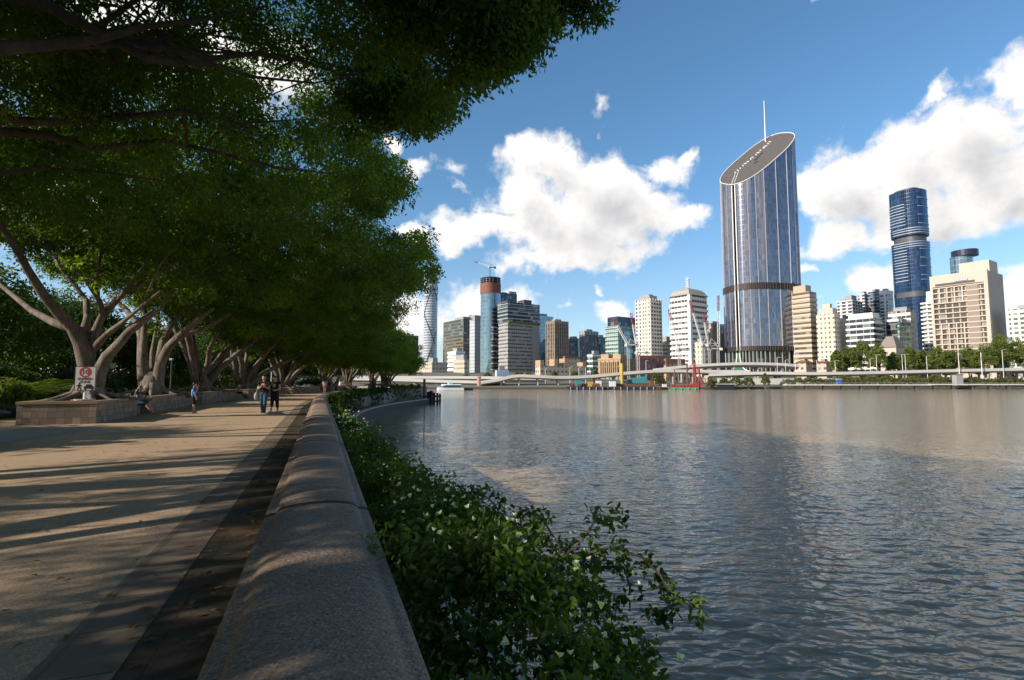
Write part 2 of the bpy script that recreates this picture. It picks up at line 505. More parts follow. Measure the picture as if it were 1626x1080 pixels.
def paver_mat():
    m, N, b, _ = mat('grey_brown_paver'); uv = N.new('ShaderNodeUVMap').outputs[0]; br = N.new('ShaderNodeTexBrick'); N.l.new(uv, br.inputs[0]); br.offset = 0
    for k, v in (('Scale', 1.0), ('Mortar Size', .006), ('Brick Width', .55), ('Row Height', 3.0)): br.inputs[k].default_value = v
    br.inputs['Color1'].default_value = (.26, .195, .135, 1); br.inputs['Color2'].default_value = (.19, .145, .105, 1); br.inputs['Mortar'].default_value = (.05, .04, .03, 1)
    t = N.new('ShaderNodeTexCoord').outputs['Object']; n = N.noise(t, 3, 7, .65); n2 = N.noise(t, 60, 3)
    N.put(b.inputs['Base Color'], N.mix(1.0, br.outputs[0], N.math('ADD', .45, N.math('ADD', N.math('MULTIPLY', n, .7), N.math('MULTIPLY', n2, .4))), 'MULTIPLY')); b.inputs['Roughness'].default_value = .7
    N.put(b.inputs['Normal'], N.bump(N.math('ADD', n, N.math('MULTIPLY', br.outputs[1], -.6)), .3, .012)); return m


M_paver = paver_mat()


def strip(name, l0, l1, z, s0, s1, m, step=.8):
    mb = MB(); p = spath(s0, s1, step); u = s0
    for i in range(len(p) - 1):
        (a, n), (b, q) = p[i], p[i + 1]; L = (b - a).length
        mb.face([tuple((a + n * l0)[:2]) + (z,), tuple((b + q * l0)[:2]) + (z,), tuple((b + q * l1)[:2]) + (z,), tuple((a + n * l1)[:2]) + (z,)], [(u, l0), (u + L, l0), (u + L, l1), (u, l1)])
        u += L
    return tag(mb.build(name, m), kind='structure')


strip('slate_path_edge', .30, .93, .004, S_START, 104, M_slate)
strip('paver_path_edge', .93, 1.28, .004, S_START, 104, M_paver)
strip('joint_path_edge', 1.28, 1.325, .006, S_START, 104, M_joint)
strip('joint_path_centre', .925, .942, .008, S_START, 104, M_joint)
# grey paved band that crosses the path in front of the first planter
mb = MB(); a, b_, c, d = atz(-60, 716, .004), atz(-260, 716, .004), atz(60, 677.5, .004), atz(176, 677.5, .004)
mb.face([a, d, c, b_]); tag(mb.build('paving_band', M_band), kind='structure')
# saw-cut joints across the path
mb = MB()
for s in (3.1, 6.6, 10.2, 14.0, 18.0, 22.1, 30, 38):
    p, n = fr(s); t = Vector((n.y, -n.x, 0))
    q = [p + n * 1.33 - t * .006, p + n * 1.33 + t * .006, p + n * 13 + t * .006, p + n * 13 - t * .006]
    mb.face([(v.x, v.y, .005) for v in q])
tag(mb.build('paving_joints', plain('joint_gap', (.09, .065, .04), .9)), kind='structure')

# ------------------------------------------------------------------ water


def water():
    rs = [2.5]
    while rs[-1] < 55: rs.append(rs[-1] * 1.0052)
    while rs[-1] < 5000: rs.append(rs[-1] * 1.06)
    rs = np.array(rs); th = np.radians(np.linspace(-78, 78, 1101))
    RR, TT = np.meshgrid(rs, th, indexing='ij'); X, Y = RR * np.sin(TT), RR * np.cos(TT)
    Z = np.zeros_like(X); g = np.random.default_rng(3)
    cell = np.where(RR < 55, RR * .0052, RR * .06)
    for i in range(72):
        lam = .13 * (.72 / .13) ** (i / 71)
        k = 2 * math.pi / lam; a = math.radians(96) + g.normal(0, .34)
        amp = .0088 * lam * g.uniform(.5, 1.2)
        fade = np.clip((lam / cell - 2.2) / 2.0, 0, 1)
        ph = k * (math.cos(a) * X + math.sin(a) * Y) + g.uniform(0, 6.28)
        Z += amp * fade * (np.sin(ph) + .25 * np.cos(2 * ph))
    gust = .62 + .38 * np.sin(X * .21 + 1.3 * np.sin(Y * .13)) * np.cos(Y * .17 + .9 * np.sin(X * .11 + 2)) + .22 * np.sin(X * .6 - Y * .45) * np.sin(Y * .52 + X * .2)
    Z *= np.clip(gust, .25, 1.3)
    n0, n1 = X.shape
    V = np.stack([X, Y, Z], -1).reshape(-1, 3)
    idx = np.arange(n0 * n1).reshape(n0, n1)
    Q = np.stack([idx[:-1, :-1], idx[:-1, 1:], idx[1:, 1:], idx[1:, :-1]], -1).reshape(-1, 4)[:, ::-1]
    me = bpy.data.meshes.new('river_water')
    me.vertices.add(len(V)); me.vertices.foreach_set('co', V.ravel())
    me.loops.add(Q.size); me.loops.foreach_set('vertex_index', Q.ravel().astype(np.int32))
    me.polygons.add(len(Q)); me.polygons.foreach_set('loop_start', np.arange(0, Q.size, 4, dtype=np.int32))
    me.polygons.foreach_set('use_smooth', np.ones(len(Q), bool)); me.update(); me.validate()
    m, N, b, _ = mat('muddy_river')
    t = N.new('ShaderNodeTexCoord').outputs['Object']
    b.inputs['IOR'].default_value = 1.33; b.inputs['Roughness'].default_value = .06
    N.put(b.inputs['Base Color'], N.mix(N.noise(t, .02, 3), (.28, .205, .12), (.33, .245, .148)))
    st = N.vec('MULTIPLY', t, (.5, 1.0, 1.0))
    gust = N.math('ADD', .45, N.math('MULTIPLY', N.noise(N.vec('MULTIPLY', t, (.5, 1, 1)), .055, 4, .6), 1.1))
    h1 = N.noise(st, 3.0, 2, .55, .4); h2 = N.noise(st, 8.0, 1, .5, .2)
    hh = N.math('ADD', N.math('MULTIPLY', h1, 1.0), N.math('MULTIPLY', h2, .22))
    N.put(b.inputs['Normal'], N.bump(N.math('MULTIPLY', hh, gust), 1.0, .085))
    me.materials.append(m)
    o = bpy.data.objects.new('river_water', me); col.objects.link(o); o.location.z = WATER_Z
    return tag(o, kind='structure')


water()


def land_z(Y):
    if Y < 284: return WATER_Z - .5
    if Y < 300: return -1.4 + 1.6 * (Y - 284) / 16
    return .2 + .4 * min(1, (Y - 300) / 15) + 8.0 * min(1, max(0, (Y - 315) / 110)) ** 1.2


mb = MB(); ys = [283.5, 284.5, 300, 315, 330, 350, 375, 400, 426, 800, 3500]
for i in range(len(ys) - 1):
    a, b_ = ys[i], ys[i + 1]; za = WATER_Z - .4 if i == 0 else land_z(a); zb = land_z(b_)
    mb.face([(-900, a, za), (2600, a, za), (2600, b_, zb), (-900, b_, zb)])
tag(mb.build('far_bank_terrain', plain('bank_ground', (.16, .15, .12), .9, var=.4, scale=.08)), kind='structure')

# ------------------------------------------------------------------ river wall with its cope, and the tide ledge below it
M_seal = plain('bitumen_joint', (.018, .015, .014), .8)
M_wallc = plain('shaded_wall_concrete', (.25, .22, .185), .85, var=.35, scale=.7, bump=.3, bscale=14)
wall = thing('river_wall', sl(0, 0, 0), 'long curved promenade wall with a rounded grey aggregate cope beside the path', 'wall')
mb = MB(); mb.sweep(spath(S_START, S_END, 1.2), [(.27, -.1), (.27, .40), (-.27, .40), (-.27, -1.9)], cap=True)
mb.build('wall_face', M_wallc, wall)
edges = [S_START]
e0 = 4.45
while e0 < S_END - 3: edges.append(e0); e0 += 4.6
edges.insert(1, -.2 - 4.6); edges.insert(2, -.15)
edges.append(S_END); edges = sorted(set(edges))
prof = [(.36, .385), (.372, .40), (.372, .445), (.362, .46), (.330, .468), (.312, .470), (.292, .478)]
prof += [(.29 * math.cos(math.pi * k / 14),   .478 + .058 * math.sin(math.pi * k / 14)) for k in range(1, 14)]
prof += [(-x, z) for x, z in prof[:7][::-1]]
for i in range(len(edges) - 1):
    mb = MB(); a_, b_ = edges[i] + .045, edges[i + 1] - .045
    mid_ = spath(a_ + .05, b_ - .05, .6); rows = [(fr(a_), .985, -.016), (fr(a_ + .018), .995, -.005)] + [(q, 1.0, 0.0) for q in mid_] + [(fr(b_ - .018), .995, -.005), (fr(b_), .985, -.016)]
    n_ = len(prof)
    for (p, l), k, dz in rows:
        for (o, z) in prof: mb.v.append((p.x + l.x * o * k, p.y + l.y * o * k, z + (dz if z > .45 else 0)))
    for r_ in range(len(rows) - 1):
        for j in range(n_):
            u_, w_ = r_ * n_ + j, r_ * n_ + (j + 1) % n_; mb.f.append((u_, u_ + n_, w_ + n_, w_)); mb.uv.append(None); mb.mi.append(0)
    mb.f.append(tuple(range(n_))); mb.f.append(tuple(reversed(range((len(rows) - 1) * n_, len(rows) * n_)))); mb.uv += [None, None]; mb.mi += [0, 0]
    mb.build('coping_stone', [M_cope], wall, smooth=50)
    if i: mb = MB(); mb.sweep([fr(edges[i] - .055), fr(edges[i] + .055)], [(o * .988, z - (.010 if z > .45 else 0)) for o, z in prof], closed=True, cap=True); mb.build('joint_sealant', M_seal, wall, smooth=50)
lip = None

ledge = thing('tide_ledge', sl(40, -2, -1.7), 'low dark tide-stained seawall ledge at the foot of the promenade wall', 'seawall')
mb = MB(); mb.sweep(spath(S_START, 101, 1.2), [(-.27, -1.72), (-2.05, -1.70), (-2.15, -1.78), (-2.2, WATER_Z - .6)], cap=False)
mb.build('ledge_face', M_dark, ledge)
mb = MB(); mb.sweep(spath(S_START, 101, 1.2), [(-1.6, -1.71), (-1.6, -1.60), (-2.07, -1.60), (-2.07, -1.71)], closed=True, cap=True)
mb.build('ledge_kerb', M_conc, ledge)
mb = MB(); mb.sweep(spath(S_START, 101, 1.2), [(-.28, -1.66), (-1.58, -1.64)], cap=False)
mb.build('planting_soil', M_soil, ledge)


# ------------------------------------------------------------------ planters and the bench between them
def stone_mat():
    m, N, b, _ = mat('sandstone_blocks')
    uv = N.new('ShaderNodeUVMap').outputs[0]
    br = N.new('ShaderNodeTexBrick'); N.l.new(uv, br.inputs[0])
    for k, v in (('Scale', 1.0), ('Mortar Size', .006), ('Brick Width', .46), ('Row Height', .22)): br.inputs[k].default_value = v
    br.inputs['Color1'].default_value = (.30, .215, .145, 1); br.inputs['Color2'].default_value = (.20, .155, .125, 1); br.inputs['Mortar'].default_value = (.10, .075, .05, 1)
    t = N.new('ShaderNodeTexCoord').outputs['Object']; n = N.noise(t, 2.2, 6, .6)
    sp = N.new('ShaderNodeSeparateXYZ'); N.l.new(uv, sp.inputs[0])
    c1 = N.new('ShaderNodeCombineXYZ'); N.l.new(N.math('FLOOR', N.math('DIVIDE', sp.outputs[0], .23)), c1.inputs[0]); N.l.new(N.math('FLOOR', N.math('DIVIDE', sp.outputs[1], .22)), c1.inputs[1])
    wn = N.new('ShaderNodeTexWhiteNoise'); N.l.new(c1.outputs[0], wn.inputs[0])
    c = N.mix(1.0, br.outputs[0], N.math('ADD', .55, N.math('ADD', N.math('MULTIPLY', n, .45), N.math('MULTIPLY', wn.outputs[0], .5))), 'MULTIPLY')
    N.put(b.inputs['Base Color'], c); b.inputs['Roughness'].default_value = .85
    N.put(b.inputs['Normal'], N.bump(N.math('ADD', N.noise(t, 18, 5), N.math('MULTIPLY', br.outputs[1], -.7)), .5, .012))
    return m


M_stone = stone_mat(); M_cap = plain('sandstone_capping', (.32, .22, .14), .8, var=.25, scale=3, bump=.3)
PL0, PL1 = 7.28, 9.55


def planter(s0, s1, label, l0=PL0, l1=PL1, h=.78):
    root = thing('stone_planter', sl((s0 + s1) / 2, (l0 + l1) / 2, 0), label, 'planter', 'stone planters along the promenade')
    k = max(1, int((s1 - s0) / 3)); ss = [s0 + (s1 - s0) * i / k for i in range(k + 1)]

    def poly(d): return [sl(s, l0 + d) for s in [ss[0] + d] + ss[1:-1] + [ss[-1] - d]] + [sl(s, l1 - d) for s in [ss[-1] - d] + ss[1:-1][::-1] + [ss[0] + d]]
    m1 = MB(); m1.prism(poly(.03)[::-1], 0, h - .09, cap=False); m1.build('planter_wall', M_stone, root)
    m2 = MB(); m2.ring(poly(0)[::-1], poly(.30)[::-1], h - .09, h); m2.build('capping', M_cap, root)
    m3 = MB(); p = poly(.29)[::-1]; m3.face([(q.x, q.y, h - .05) for q in p]); m3.build('soil', M_soil, root)
    return root


planter(22.4, 26.9, 'long sandstone planter with the shared zone sign standing on its edge')
planter(28.9, 35.0, 'sandstone planter just beyond the seated woman, under the twin-stemmed fig')
planter(39.0, 47.2, 'shaded sandstone planter behind the boy in blue')
planter(52.0, 61.5, 'sandstone planter behind the couple, at the left of the walking man')
planter(66.0, 76.0, 'far sandstone planter under lit pale trunks, right of the woman in black')
planter(80, 90, 'farthest sandstone planter where the promenade bends to the right')
for (s0, s1, lab) in ((26.9, 28.9, 'low stone bench ledge the woman sits on, between the first two planters'), (35.0, 39.0, 'low stone bench in the dark recess behind the boy'), (47.2, 52.0, 'low stone bench in the shade where a person sits')):
    root = thing('stone_bench', sl((s0 + s1) / 2, 8.0, 0), lab, 'bench', 'stone benches between the planters')
    m1 = MB(); q = [sl(s0 + .04, 7.55), sl(s1 - .04, 7.55), sl(s1 - .04, 8.18), sl(s0 + .04, 8.18)]; m1.prism(q[::-1], .36, .45); m1.build('seat', M_cap, root)
    m1 = MB(); q = [sl(s0 + .1, 7.7), sl(s1 - .1, 7.7), sl(s1 - .1, 8.1), sl(s0 + .1, 8.1)]; m1.prism(q[::-1], 0, .36); m1.build('plinth', M_stone, root)
    m1 = MB(); q = [sl(s0 + .02, 8.2), sl(s1 - .02, 8.2), sl(s1 - .02, 8.5), sl(s0 + .02, 8.5)]; m1.prism(q[::-1], 0, .76); m1.build('backrest', M_stone, root)
# ================================================================== CITY
M_plant = plain('roof_plant', (.30, .31, .32), .7, var=.2, scale=.2)
M_white = plain('white_paint', (.74, .73, .70), .5, var=.08, scale=.3)
M_cream = plain('cream_concrete', (.52, .455, .385), .75, var=.12, scale=.15)
M_tan = plain('tan_concrete', (.46, .37, .28), .75, var=.14, scale=.15)
M_grey = plain('grey_concrete', (.33, .32, .31), .75, var=.15, scale=.15)
M_dgrey = plain('dark_cladding', (.075, .08, .09), .45, var=.2, scale=.2)
M_steel = plain('galvanised_steel', (.50, .52, .54), .45, .5, var=.12)
M_red = plain('red_paint', (.40, .05, .045), .5, var=.15, scale=2)
M_redbrown = plain('red_brown_mesh', (.22, .085, .06), .8, var=.25, scale=1)
M_roofred = plain('terracotta_roof', (.27, .11, .07), .8, var=.25, scale=.6)


def corners(pl, pc, pr, Y, th=55, pyr=575):
    t = R(th); C = at(pc, pyr, Y); C.z = 0
    def u(px): d = ray(px, pyr); return d.x / d.y
    ul, ur = u(pl), u(pr)
    L = (C.x - ul * Y) / (math.cos(t) + ul * math.sin(t)) if pc - pl > 1 else 22.0
    K = (ur * Y - C.x) / (math.sin(t) - ur * math.cos(t)) if pr - pc > 1 else 22.0
    dl, dr = Vector((-math.cos(t), math.sin(t), 0)), Vector((math.sin(t), math.cos(t), 0))
    return C, dl, dr, L, K


def bld(name, label, cat, pl, pc, pr, pt, Y, m, th=55, floor=3.6, bands=None, piers=None, plant=(), pyr=575, group=None, L=None, K=None, roofm=None, parapet=None):
    C, dl, dr, l_, k_ = corners(pl, pc, pr, Y, th, pyr)
    L = L or l_; K = K or k_
    z0 = land_z(Y) - 1.5; z1 = at(pc, pt, Y).z
    root = thing(name, (C.x, C.y, z0), label, cat, group)
    # footprint order: corner, right end, back, left end; anticlockwise seen from above
    def pol(o, a0=0, a1=1, b0=0, b1=1):
        return [C + dr * (K * b0 - o) + dl * (L * a0 - o), C + dr * (K * b1 + o) + dl * (L * a0 - o), C + dr * (K * b1 + o) + dl * (L * a1 + o), C + dr * (K * b0 - o) + dl * (L * a1 + o)]
    mb = MB(); mb.prism(pol(0), z0, z1); mb.build('facade', m, root)
    if bands:
        hb, off, bm = bands[:3]; mb = MB(); z = z0 + floor
        top = z1 if len(bands) < 4 else at(pc, bands[3], Y).z; lo = z0 if len(bands) < 5 else at(pc, bands[4], Y).z
        while z < top - .2:
            if z > lo: mb.prism(pol(off), z - hb / 2, z + hb / 2, uv=False)
            z += floor
        mb.build('floor_bands', bm, root)
    if piers:
        bay, wd, off, pm = piers[:4]; mb = MB(); M = Matrix((dr, dl, Vector((0, 0, 1)))).transposed()
        for D, n, o, LL in ((dl, -dr, Vector((0, 0, 0)), L), (dr, -dl, Vector((0, 0, 0)), K)):
            c = max(1, int(round(LL / bay)))
            for i in range(c + 1):
                p = C + D * (LL * i / c) + n * off * .5
                mb.box((p.x, p.y, (z0 + z1 + .6) / 2), (wd if D is dr else off, off if D is dr else wd, z1 - z0 + .6), M=M)
        mb.build('piers', pm, root)
    if parapet:
        mb = MB(); mb.prism(pol(.25), z1 - parapet[0], z1 + .5, uv=False); mb.build('parapet', parapet[1], root)
    for (a0, a1, b0, b1, h) in plant or ((.3, .75, .25, .7, 2.6),):
        mb = MB(); mb.prism(pol(0, a0, a1, b0, b1), z1 + .01, z1 + h, uv=False); mb.build('roof_plant', roofm or M_plant, root)
    root['_z1'] = z1
    return root, C, dl, dr, L, K, z0, z1, pol


def mast(root, p, z0, z1, r=.35, m=None, name='antenna'):
    mb = MB(); mb.tube([(p[0], p[1], z0), (p[0], p[1], z1)], [r, r * .5], 6); return mb.build(name, m or M_steel, root)


# facade looks
F_brownglass = facade('bronze_glass', (.13, .125, .10), (.06, .07, .055), 3.6, 4.0, (.30, .95), (.03, .97), .1, .35)
F_teal = facade('teal_glass', (.05, .085, .09), (.035, .075, .085), 3.6, 2.4, (.12, .95), (.05, .95), .08, .5, .4)
F_slab = facade('grey_slab', (.44, .46, .48), (.10, .13, .15), 3.6, 1.6, (.35, .75), (.3, .7), .2)
F_blueglass = facade('blue_curtain_wall', (.20, .25, .27), (.17, .25, .29), 4.0, 1.9, (.06, .96), (.05, .95), .06, .75, .3, blind=.1, blindc=(.2, .3, .36))
F_darkglass = facade('dark_glass_bands', (.16, .18, .19), (.022, .030, .036), 3.9, 3.0, (.18, .98), (.02, .98), .1, .3)
F_greygrid = facade('grey_precast', (.40, .385, .36), (.05, .055, .06), 3.5, 2.2, (.38, .82), (.08, .92), .2)
F_navy = facade('navy_glass', (.05, .07, .10), (.03, .05, .08), 3.8, 2.0, (.08, .95), (.06, .94), .08, .5, .4)
F_brown = facade('brown_grid', (.24, .19, .155), (.025, .025, .028), 3.5, 2.6, (.25, .9), (.2, .8), .2)
F_slate = facade('slate_tower', (.12, .13, .16), (.035, .045, .065), 3.5, 2.2, (.2, .9), (.15, .85), .12, .3)
F_green = facade('pale_green_glass', (.34, .42, .38), (.07, .14, .13), 3.7, 2.6, (.22, .95), (.05, .95), .08, .5)
F_white = facade('white_apartment', (.74, .69, .58), (.08, .09, .09), 3.1, 3.4, (.28, .85), (.16, .84), .25)
F_office = facade('white_office', (.72, .67, .60), (.045, .045, .05), 4.3, 3.2, (.40, .86), (.05, .95), .2)
F_tan = facade('tan_office', (.47, .38, .28), (.07, .06, .05), 3.8, 3.0, (.45, .9), (0, 1), .3)
F_cream = facade('cream_hotel_grid', (.68, .57, .45), (.09, .07, .05), 3.5, 2.9, (.28, .72), (.28, .72), .3)
F_sand = facade('sandstone_old', (.43, .295, .175), (.05, .04, .035), 5.0, 3.2, (.22, .78), (.32, .68), .4, stain=.25)
F_stripe = facade('white_band_office', (.62, .62, .60), (.03, .035, .045), 3.9, 4.5, (.38, 1.0), (.02, .98), .1, .3)
F_apart = facade('white_dark_apartment', (.66, .65, .64), (.05, .055, .07), 3.2, 5.5, (.2, .9), (.3, .95), .15, .2)
F_hotel = facade('hotel_rooms', (.40, .31, .23), (.040, .034, .028), 3.7, 4.0, (.12, .90), (.10, .90), .25)
F_grain = facade('plain_beige', (.50, .42, .34), (.44, .37, .30), 3.7, 6.0, (.0, .03), (0, 1), .7)
F_maroon = facade('dark_brick_stores', (.15, .09, .085), (.03, .028, .03), 4.2, 3.4, (.25, .75), (.3, .7), .3)
F_lowcream = facade('low_cream', (.50, .43, .33), (.08, .075, .07), 3.6, 3.2, (.35, .75), (.25, .75), .3)

OFF, APT, TWR = 'office building', 'apartment block', 'skyscraper'

# ---- left of the construction tower
bld('office_slab', 'narrow dark grey office slab half hidden by the far fig tree edge', OFF, 640, 655, 664, 533, 620, F_slate)
bld('office_tower', 'bronze glass office tower with a dark teal right side, second building from the leaves', OFF, 703.5, 735.6, 765, 506, 600, F_brownglass, bands=(.9, .25, plain('gold_bronze', (.30, .20, .10), .4, .4), 535), plant=((.1, .5, .1, .5, 3), (0, .4, .6, .95, 5)), floor=3.9)
bld('glass_annex', 'dark teal glass block joined behind the bronze office tower', OFF, 737, 739, 765, 503.5, 616, F_teal)
bld('office_slab', 'pale grey slab tower with narrow windows beside the unfinished skyscraper', OFF, 745.5, 753.5, 764, 507.5, 560, F_slab, floor=3.6, parapet=(1.2, M_grey))
bld('low_office', 'low cream and grey office row at the foot of the twisted pale tower', OFF, 655, 676, 683, 579, 470, F_lowcream, th=48)
bld('low_office', 'low grey-beige block with a blank right side below the bronze tower', OFF, 676, 686, 711, 575, 455, F_lowcream, plant=((.1, .8, .1, .4, 3.5),))
bld('apartment_block', 'small white block with curved banded end below the bronze tower', APT, 711, 724, 738, 558, 430, F_stripe, bands=(1.5, .3, M_white), plant=((.1, .6, .2, .8, 3),))
bld('low_office', 'small pale grey block with square windows in front of the slab tower', OFF, 720, 737.5, 745, 571, 415, F_lowcream, plant=((.2, .9, .3, .9, 4),))

# ---- the skyscraper under construction
def rounded(C, ax, ay, a, b, e=3.0, n=48, ph=0.0):
    out = []
    for i in range(n):
        t = 2 * math.pi * i / n + ph; c, s = math.cos(t), math.sin(t)
        x = a * math.copysign(abs(c) ** (2 / e), c); y = b * math.copysign(abs(s) ** (2 / e), s)
        out.append(Vector((C[0] + ax[0] * x + ay[0] * y, C[1] + ax[1] * x + ay[1] * y, 0)))
    return out


Yc = 540
c = at(778.5, 575, Yc); ax, ay = Vector((math.sin(R(55)), math.cos(R(55)), 0)), Vector((-math.cos(R(55)), math.sin(R(55)), 0))
root = thing('unfinished_skyscraper', (c.x, c.y, land_z(Yc) - 1), 'unfinished blue glass skyscraper with red-brown mesh round its open top floors', TWR)
fp = rounded(c, ax, ay, 9.2, 9.6, 2.6)
zg, zr, zt = at(778, 467, Yc).z, at(778, 452, Yc).z, at(778, 443, Yc).z
mb = MB(); mb.prism(fp, land_z(Yc) - 1, zg); mb.build('facade', F_blueglass, root)
mb = MB(); q = rounded(c + ax * 3.2 - ay * 2.0, ax, ay, 8.0, 8.2, 6); mb.prism(q, land_z(Yc), at(778, 490, Yc).z); mb.build('dark_corner', F_darkglass, root)
mb = MB()
for k in range(12):
    z = at(778, 588, Yc).z + k * 6.0
    if z < at(778, 520, Yc).z: mb.prism(rounded(c + ax * 3.2 - ay * 2.0, ax, ay, 8.3, 8.5, 6), z, z + .9, uv=False)
mb.build('floor_bands', M_cream, root)
mb = MB(); mb.prism(rounded(c, ax, ay, 9.7, 10.1, 2.6), zg + .05, zr, uv=False); mb.build('safety_mesh', M_redbrown, root)
mb = MB()
for k in range(4):
    z = zr + (zt - zr) * k / 3.0; mb.prism(rounded(c, ax, ay, 9.6, 10, 2.6, 32), z + .05, z + .6, uv=False)
mb.build('open_floors', M_dgrey, root)
for p in rounded(c, ax, ay, 8.6, 9, 2.6, 14):
    mb = MB(); mb.box((p.x, p.y, (zr + zt) / 2 + .5), (.8, .8, zt - zr + .4)); mb.build('column', M_grey, root)
mb = MB(); mb.prism(rounded(c, ax, ay, 5, 5, 5), zr, zt + 1, uv=False); mb.build('core', M_redbrown, root)


def luffing_crane(base, zt, tip, label, m_mast, m_jib, m_tip, sc_=1.0, group='construction cranes over the city site'):
    """lattice mast, cab and counterjib, luffing jib with a coloured end"""
    b = Vector(base); top = Vector((b.x, b.y, zt)); tip = Vector(tip)
    root = thing('tower_crane', base, label, 'crane', group)
    mb = MB(); h = .75 * sc_
    for sx in (-1, 1):
        for sy in (-1, 1): mb.beam((b.x + sx * h, b.y + sy * h, b.z), (b.x + sx * h, b.y + sy * h, zt), .3 * sc_, .3 * sc_)
    k = max(2, int((zt - b.z) / (2.6 * sc_)))
    for i in range(k):
        z0, z1 = b.z + (zt - b.z) * i / k, b.z + (zt - b.z) * (i + 1) / k; s = 1 if i % 2 else -1
        mb.beam((b.x - s * h, b.y - h - .05, z0), (b.x + s * h, b.y - h - .05, z1), .16 * sc_, .16 * sc_)
        mb.beam((b.x - h - .05, b.y - s * h, z0), (b.x - h - .05, b.y + s * h, z1), .16 * sc_, .16 * sc_)
    mb.build('mast', m_mast, root)
    d = tip - top; hd = Vector((d.x, d.y, 0)); hd = hd.normalized() if hd.length > .01 else Vector((1, 0, 0))
    mb = MB(); cj = top - hd * 7 * sc_ + Vector((0, 0, 1))
    mb.beam(top + hd * 2 * sc_ + Vector((0, 0, .8)), cj, 2.2 * sc_, 1.0 * sc_); mb.box(cj - Vector((0, 0, .4)), (2.6 * sc_, 2.2 * sc_, 2.4 * sc_))
    mb.build('counterjib', m_mast, root)
    mb = MB(); mb.box(top + hd * 2.0 * sc_ + Vector((0, -1.3 * sc_, .6)), (1.8 * sc_, 1.5 * sc_, 2 * sc_)); mb.build('cab', M_white, root)
    side = hd.cross(Vector((0, 0, 1))).normalized()

    def jib(a, e, mm, nm, par_):
        mb = MB(); dd = (e - a); n = max(2, int(dd.length / (2.2 * sc_))); up = side.cross(dd).normalized()
        if up.z < 0: up = -up
        A = [lambda t, s=s: a + dd * t + side * s * .8 * sc_ for s in (-1, 1)] + [lambda t: a + dd * t + up * 1.4 * sc_]
        for f in A: mb.beam(f(0), f(1), .30 * sc_, .30 * sc_)
        for i in range(n):
            t0, t1 = i / n, (i + 1) / n
            mb.beam(A[i % 2](t0), A[2](t1), .16 * sc_, .16 * sc_); mb.beam(A[2](t0), A[(i + 1) % 2](t1), .16 * sc_, .16 * sc_)
        return mb.build(nm, mm, par_)
    piv = top + hd * 1.2 * sc_ + Vector((0, 0, 1.4)); spl = piv + (tip - piv) * .70
    jb = jib(piv, spl, m_jib, 'jib', root); jib(spl, tip, m_tip, 'jib_tip', jb)
    apex = top - hd * 2 * sc_ + Vector((0, 0, 6 * sc_))
    mb = MB(); mb.beam(top + Vector((0, 0, 1)), apex, .5 * sc_, .5 * sc_); mb.beam(cj, apex, .3 * sc_, .3 * sc_); mb.build('a_frame', m_mast, root)
    mb = MB(); mb.tube([apex, tip], .09 * sc_, 4); mb.tube([tip, tip - Vector((0, 0, d.length * .35))], .06 * sc_, 4); mb.build('ropes', M_dgrey, root)
    return root


tp = at(778, 442, Yc)
luffing_crane((tp.x, tp.y, zt + .6), at(778, 426, Yc).z, at(752.5, 415.5, Yc), 'small grey crane perched on the roof of the unfinished skyscraper', M_dgrey, M_white, M_red, .75)

bld('glass_tower', 'bluish dark glass tower rising behind the big two-part office block', OFF, 790, 795, 821, 464.5, 640, F_navy, plant=((.1, .6, .55, .98, -.0 + 3), (.1, .5, .1, .4, 1)))
r_ = bld('office_block', 'large office block with dark glass upper storeys and grey banded lower half', OFF, 792, 806.5, 855.5, 512, 505, F_greygrid, floor=3.5, bands=(1.5, .35, M_grey), pyr=585)
_, C, dl, dr, L, K, z0, z1, pol = r_
mb = MB(); zt = at(806, 479.5, 505).z; mb.prism(pol(.8), z1 + .02, zt); mb.build('upper_storeys', F_darkglass, r_[0])
mb = MB()
for k in range(1, 6): z = z1 + (zt - z1) * k / 5.6; mb.prism(pol(1.0, 0, 1, 0, 1), z, z + .7, uv=False)
mb.build('white_lines', plain('pale_spandrel', (.36, .40, .42), .5), r_[0])
mb = MB(); mb.prism(pol(0, .1, .8, .55, .8), zt, zt + 4.2, uv=False); mb.prism(pol(0, .1, .8, 0, .2), zt, zt + 1.5, uv=False); mb.build('lift_housing', M_dgrey, r_[0])
mb = MB(); mb.prism(pol(.5, 0, 1, .80, 1.0), z0, z1 - 1.0, uv=False); mb.build('blank_end_wall', M_grey, r_[0])
rng_ = random.Random(2); mb = MB()
for i in range(16):
    p = pol(.9)[0].lerp(pol(.9)[1], (i + .5) / 16); mb.ball((p.x, p.y, z1 + .6), (1.4, 1.0, .8 + rng_.random() * .8), 7, 5)
mb.build('terrace_planting', plain('terrace_plants', (.16, .17, .05), .9, var=.5, scale=.6), r_[0])

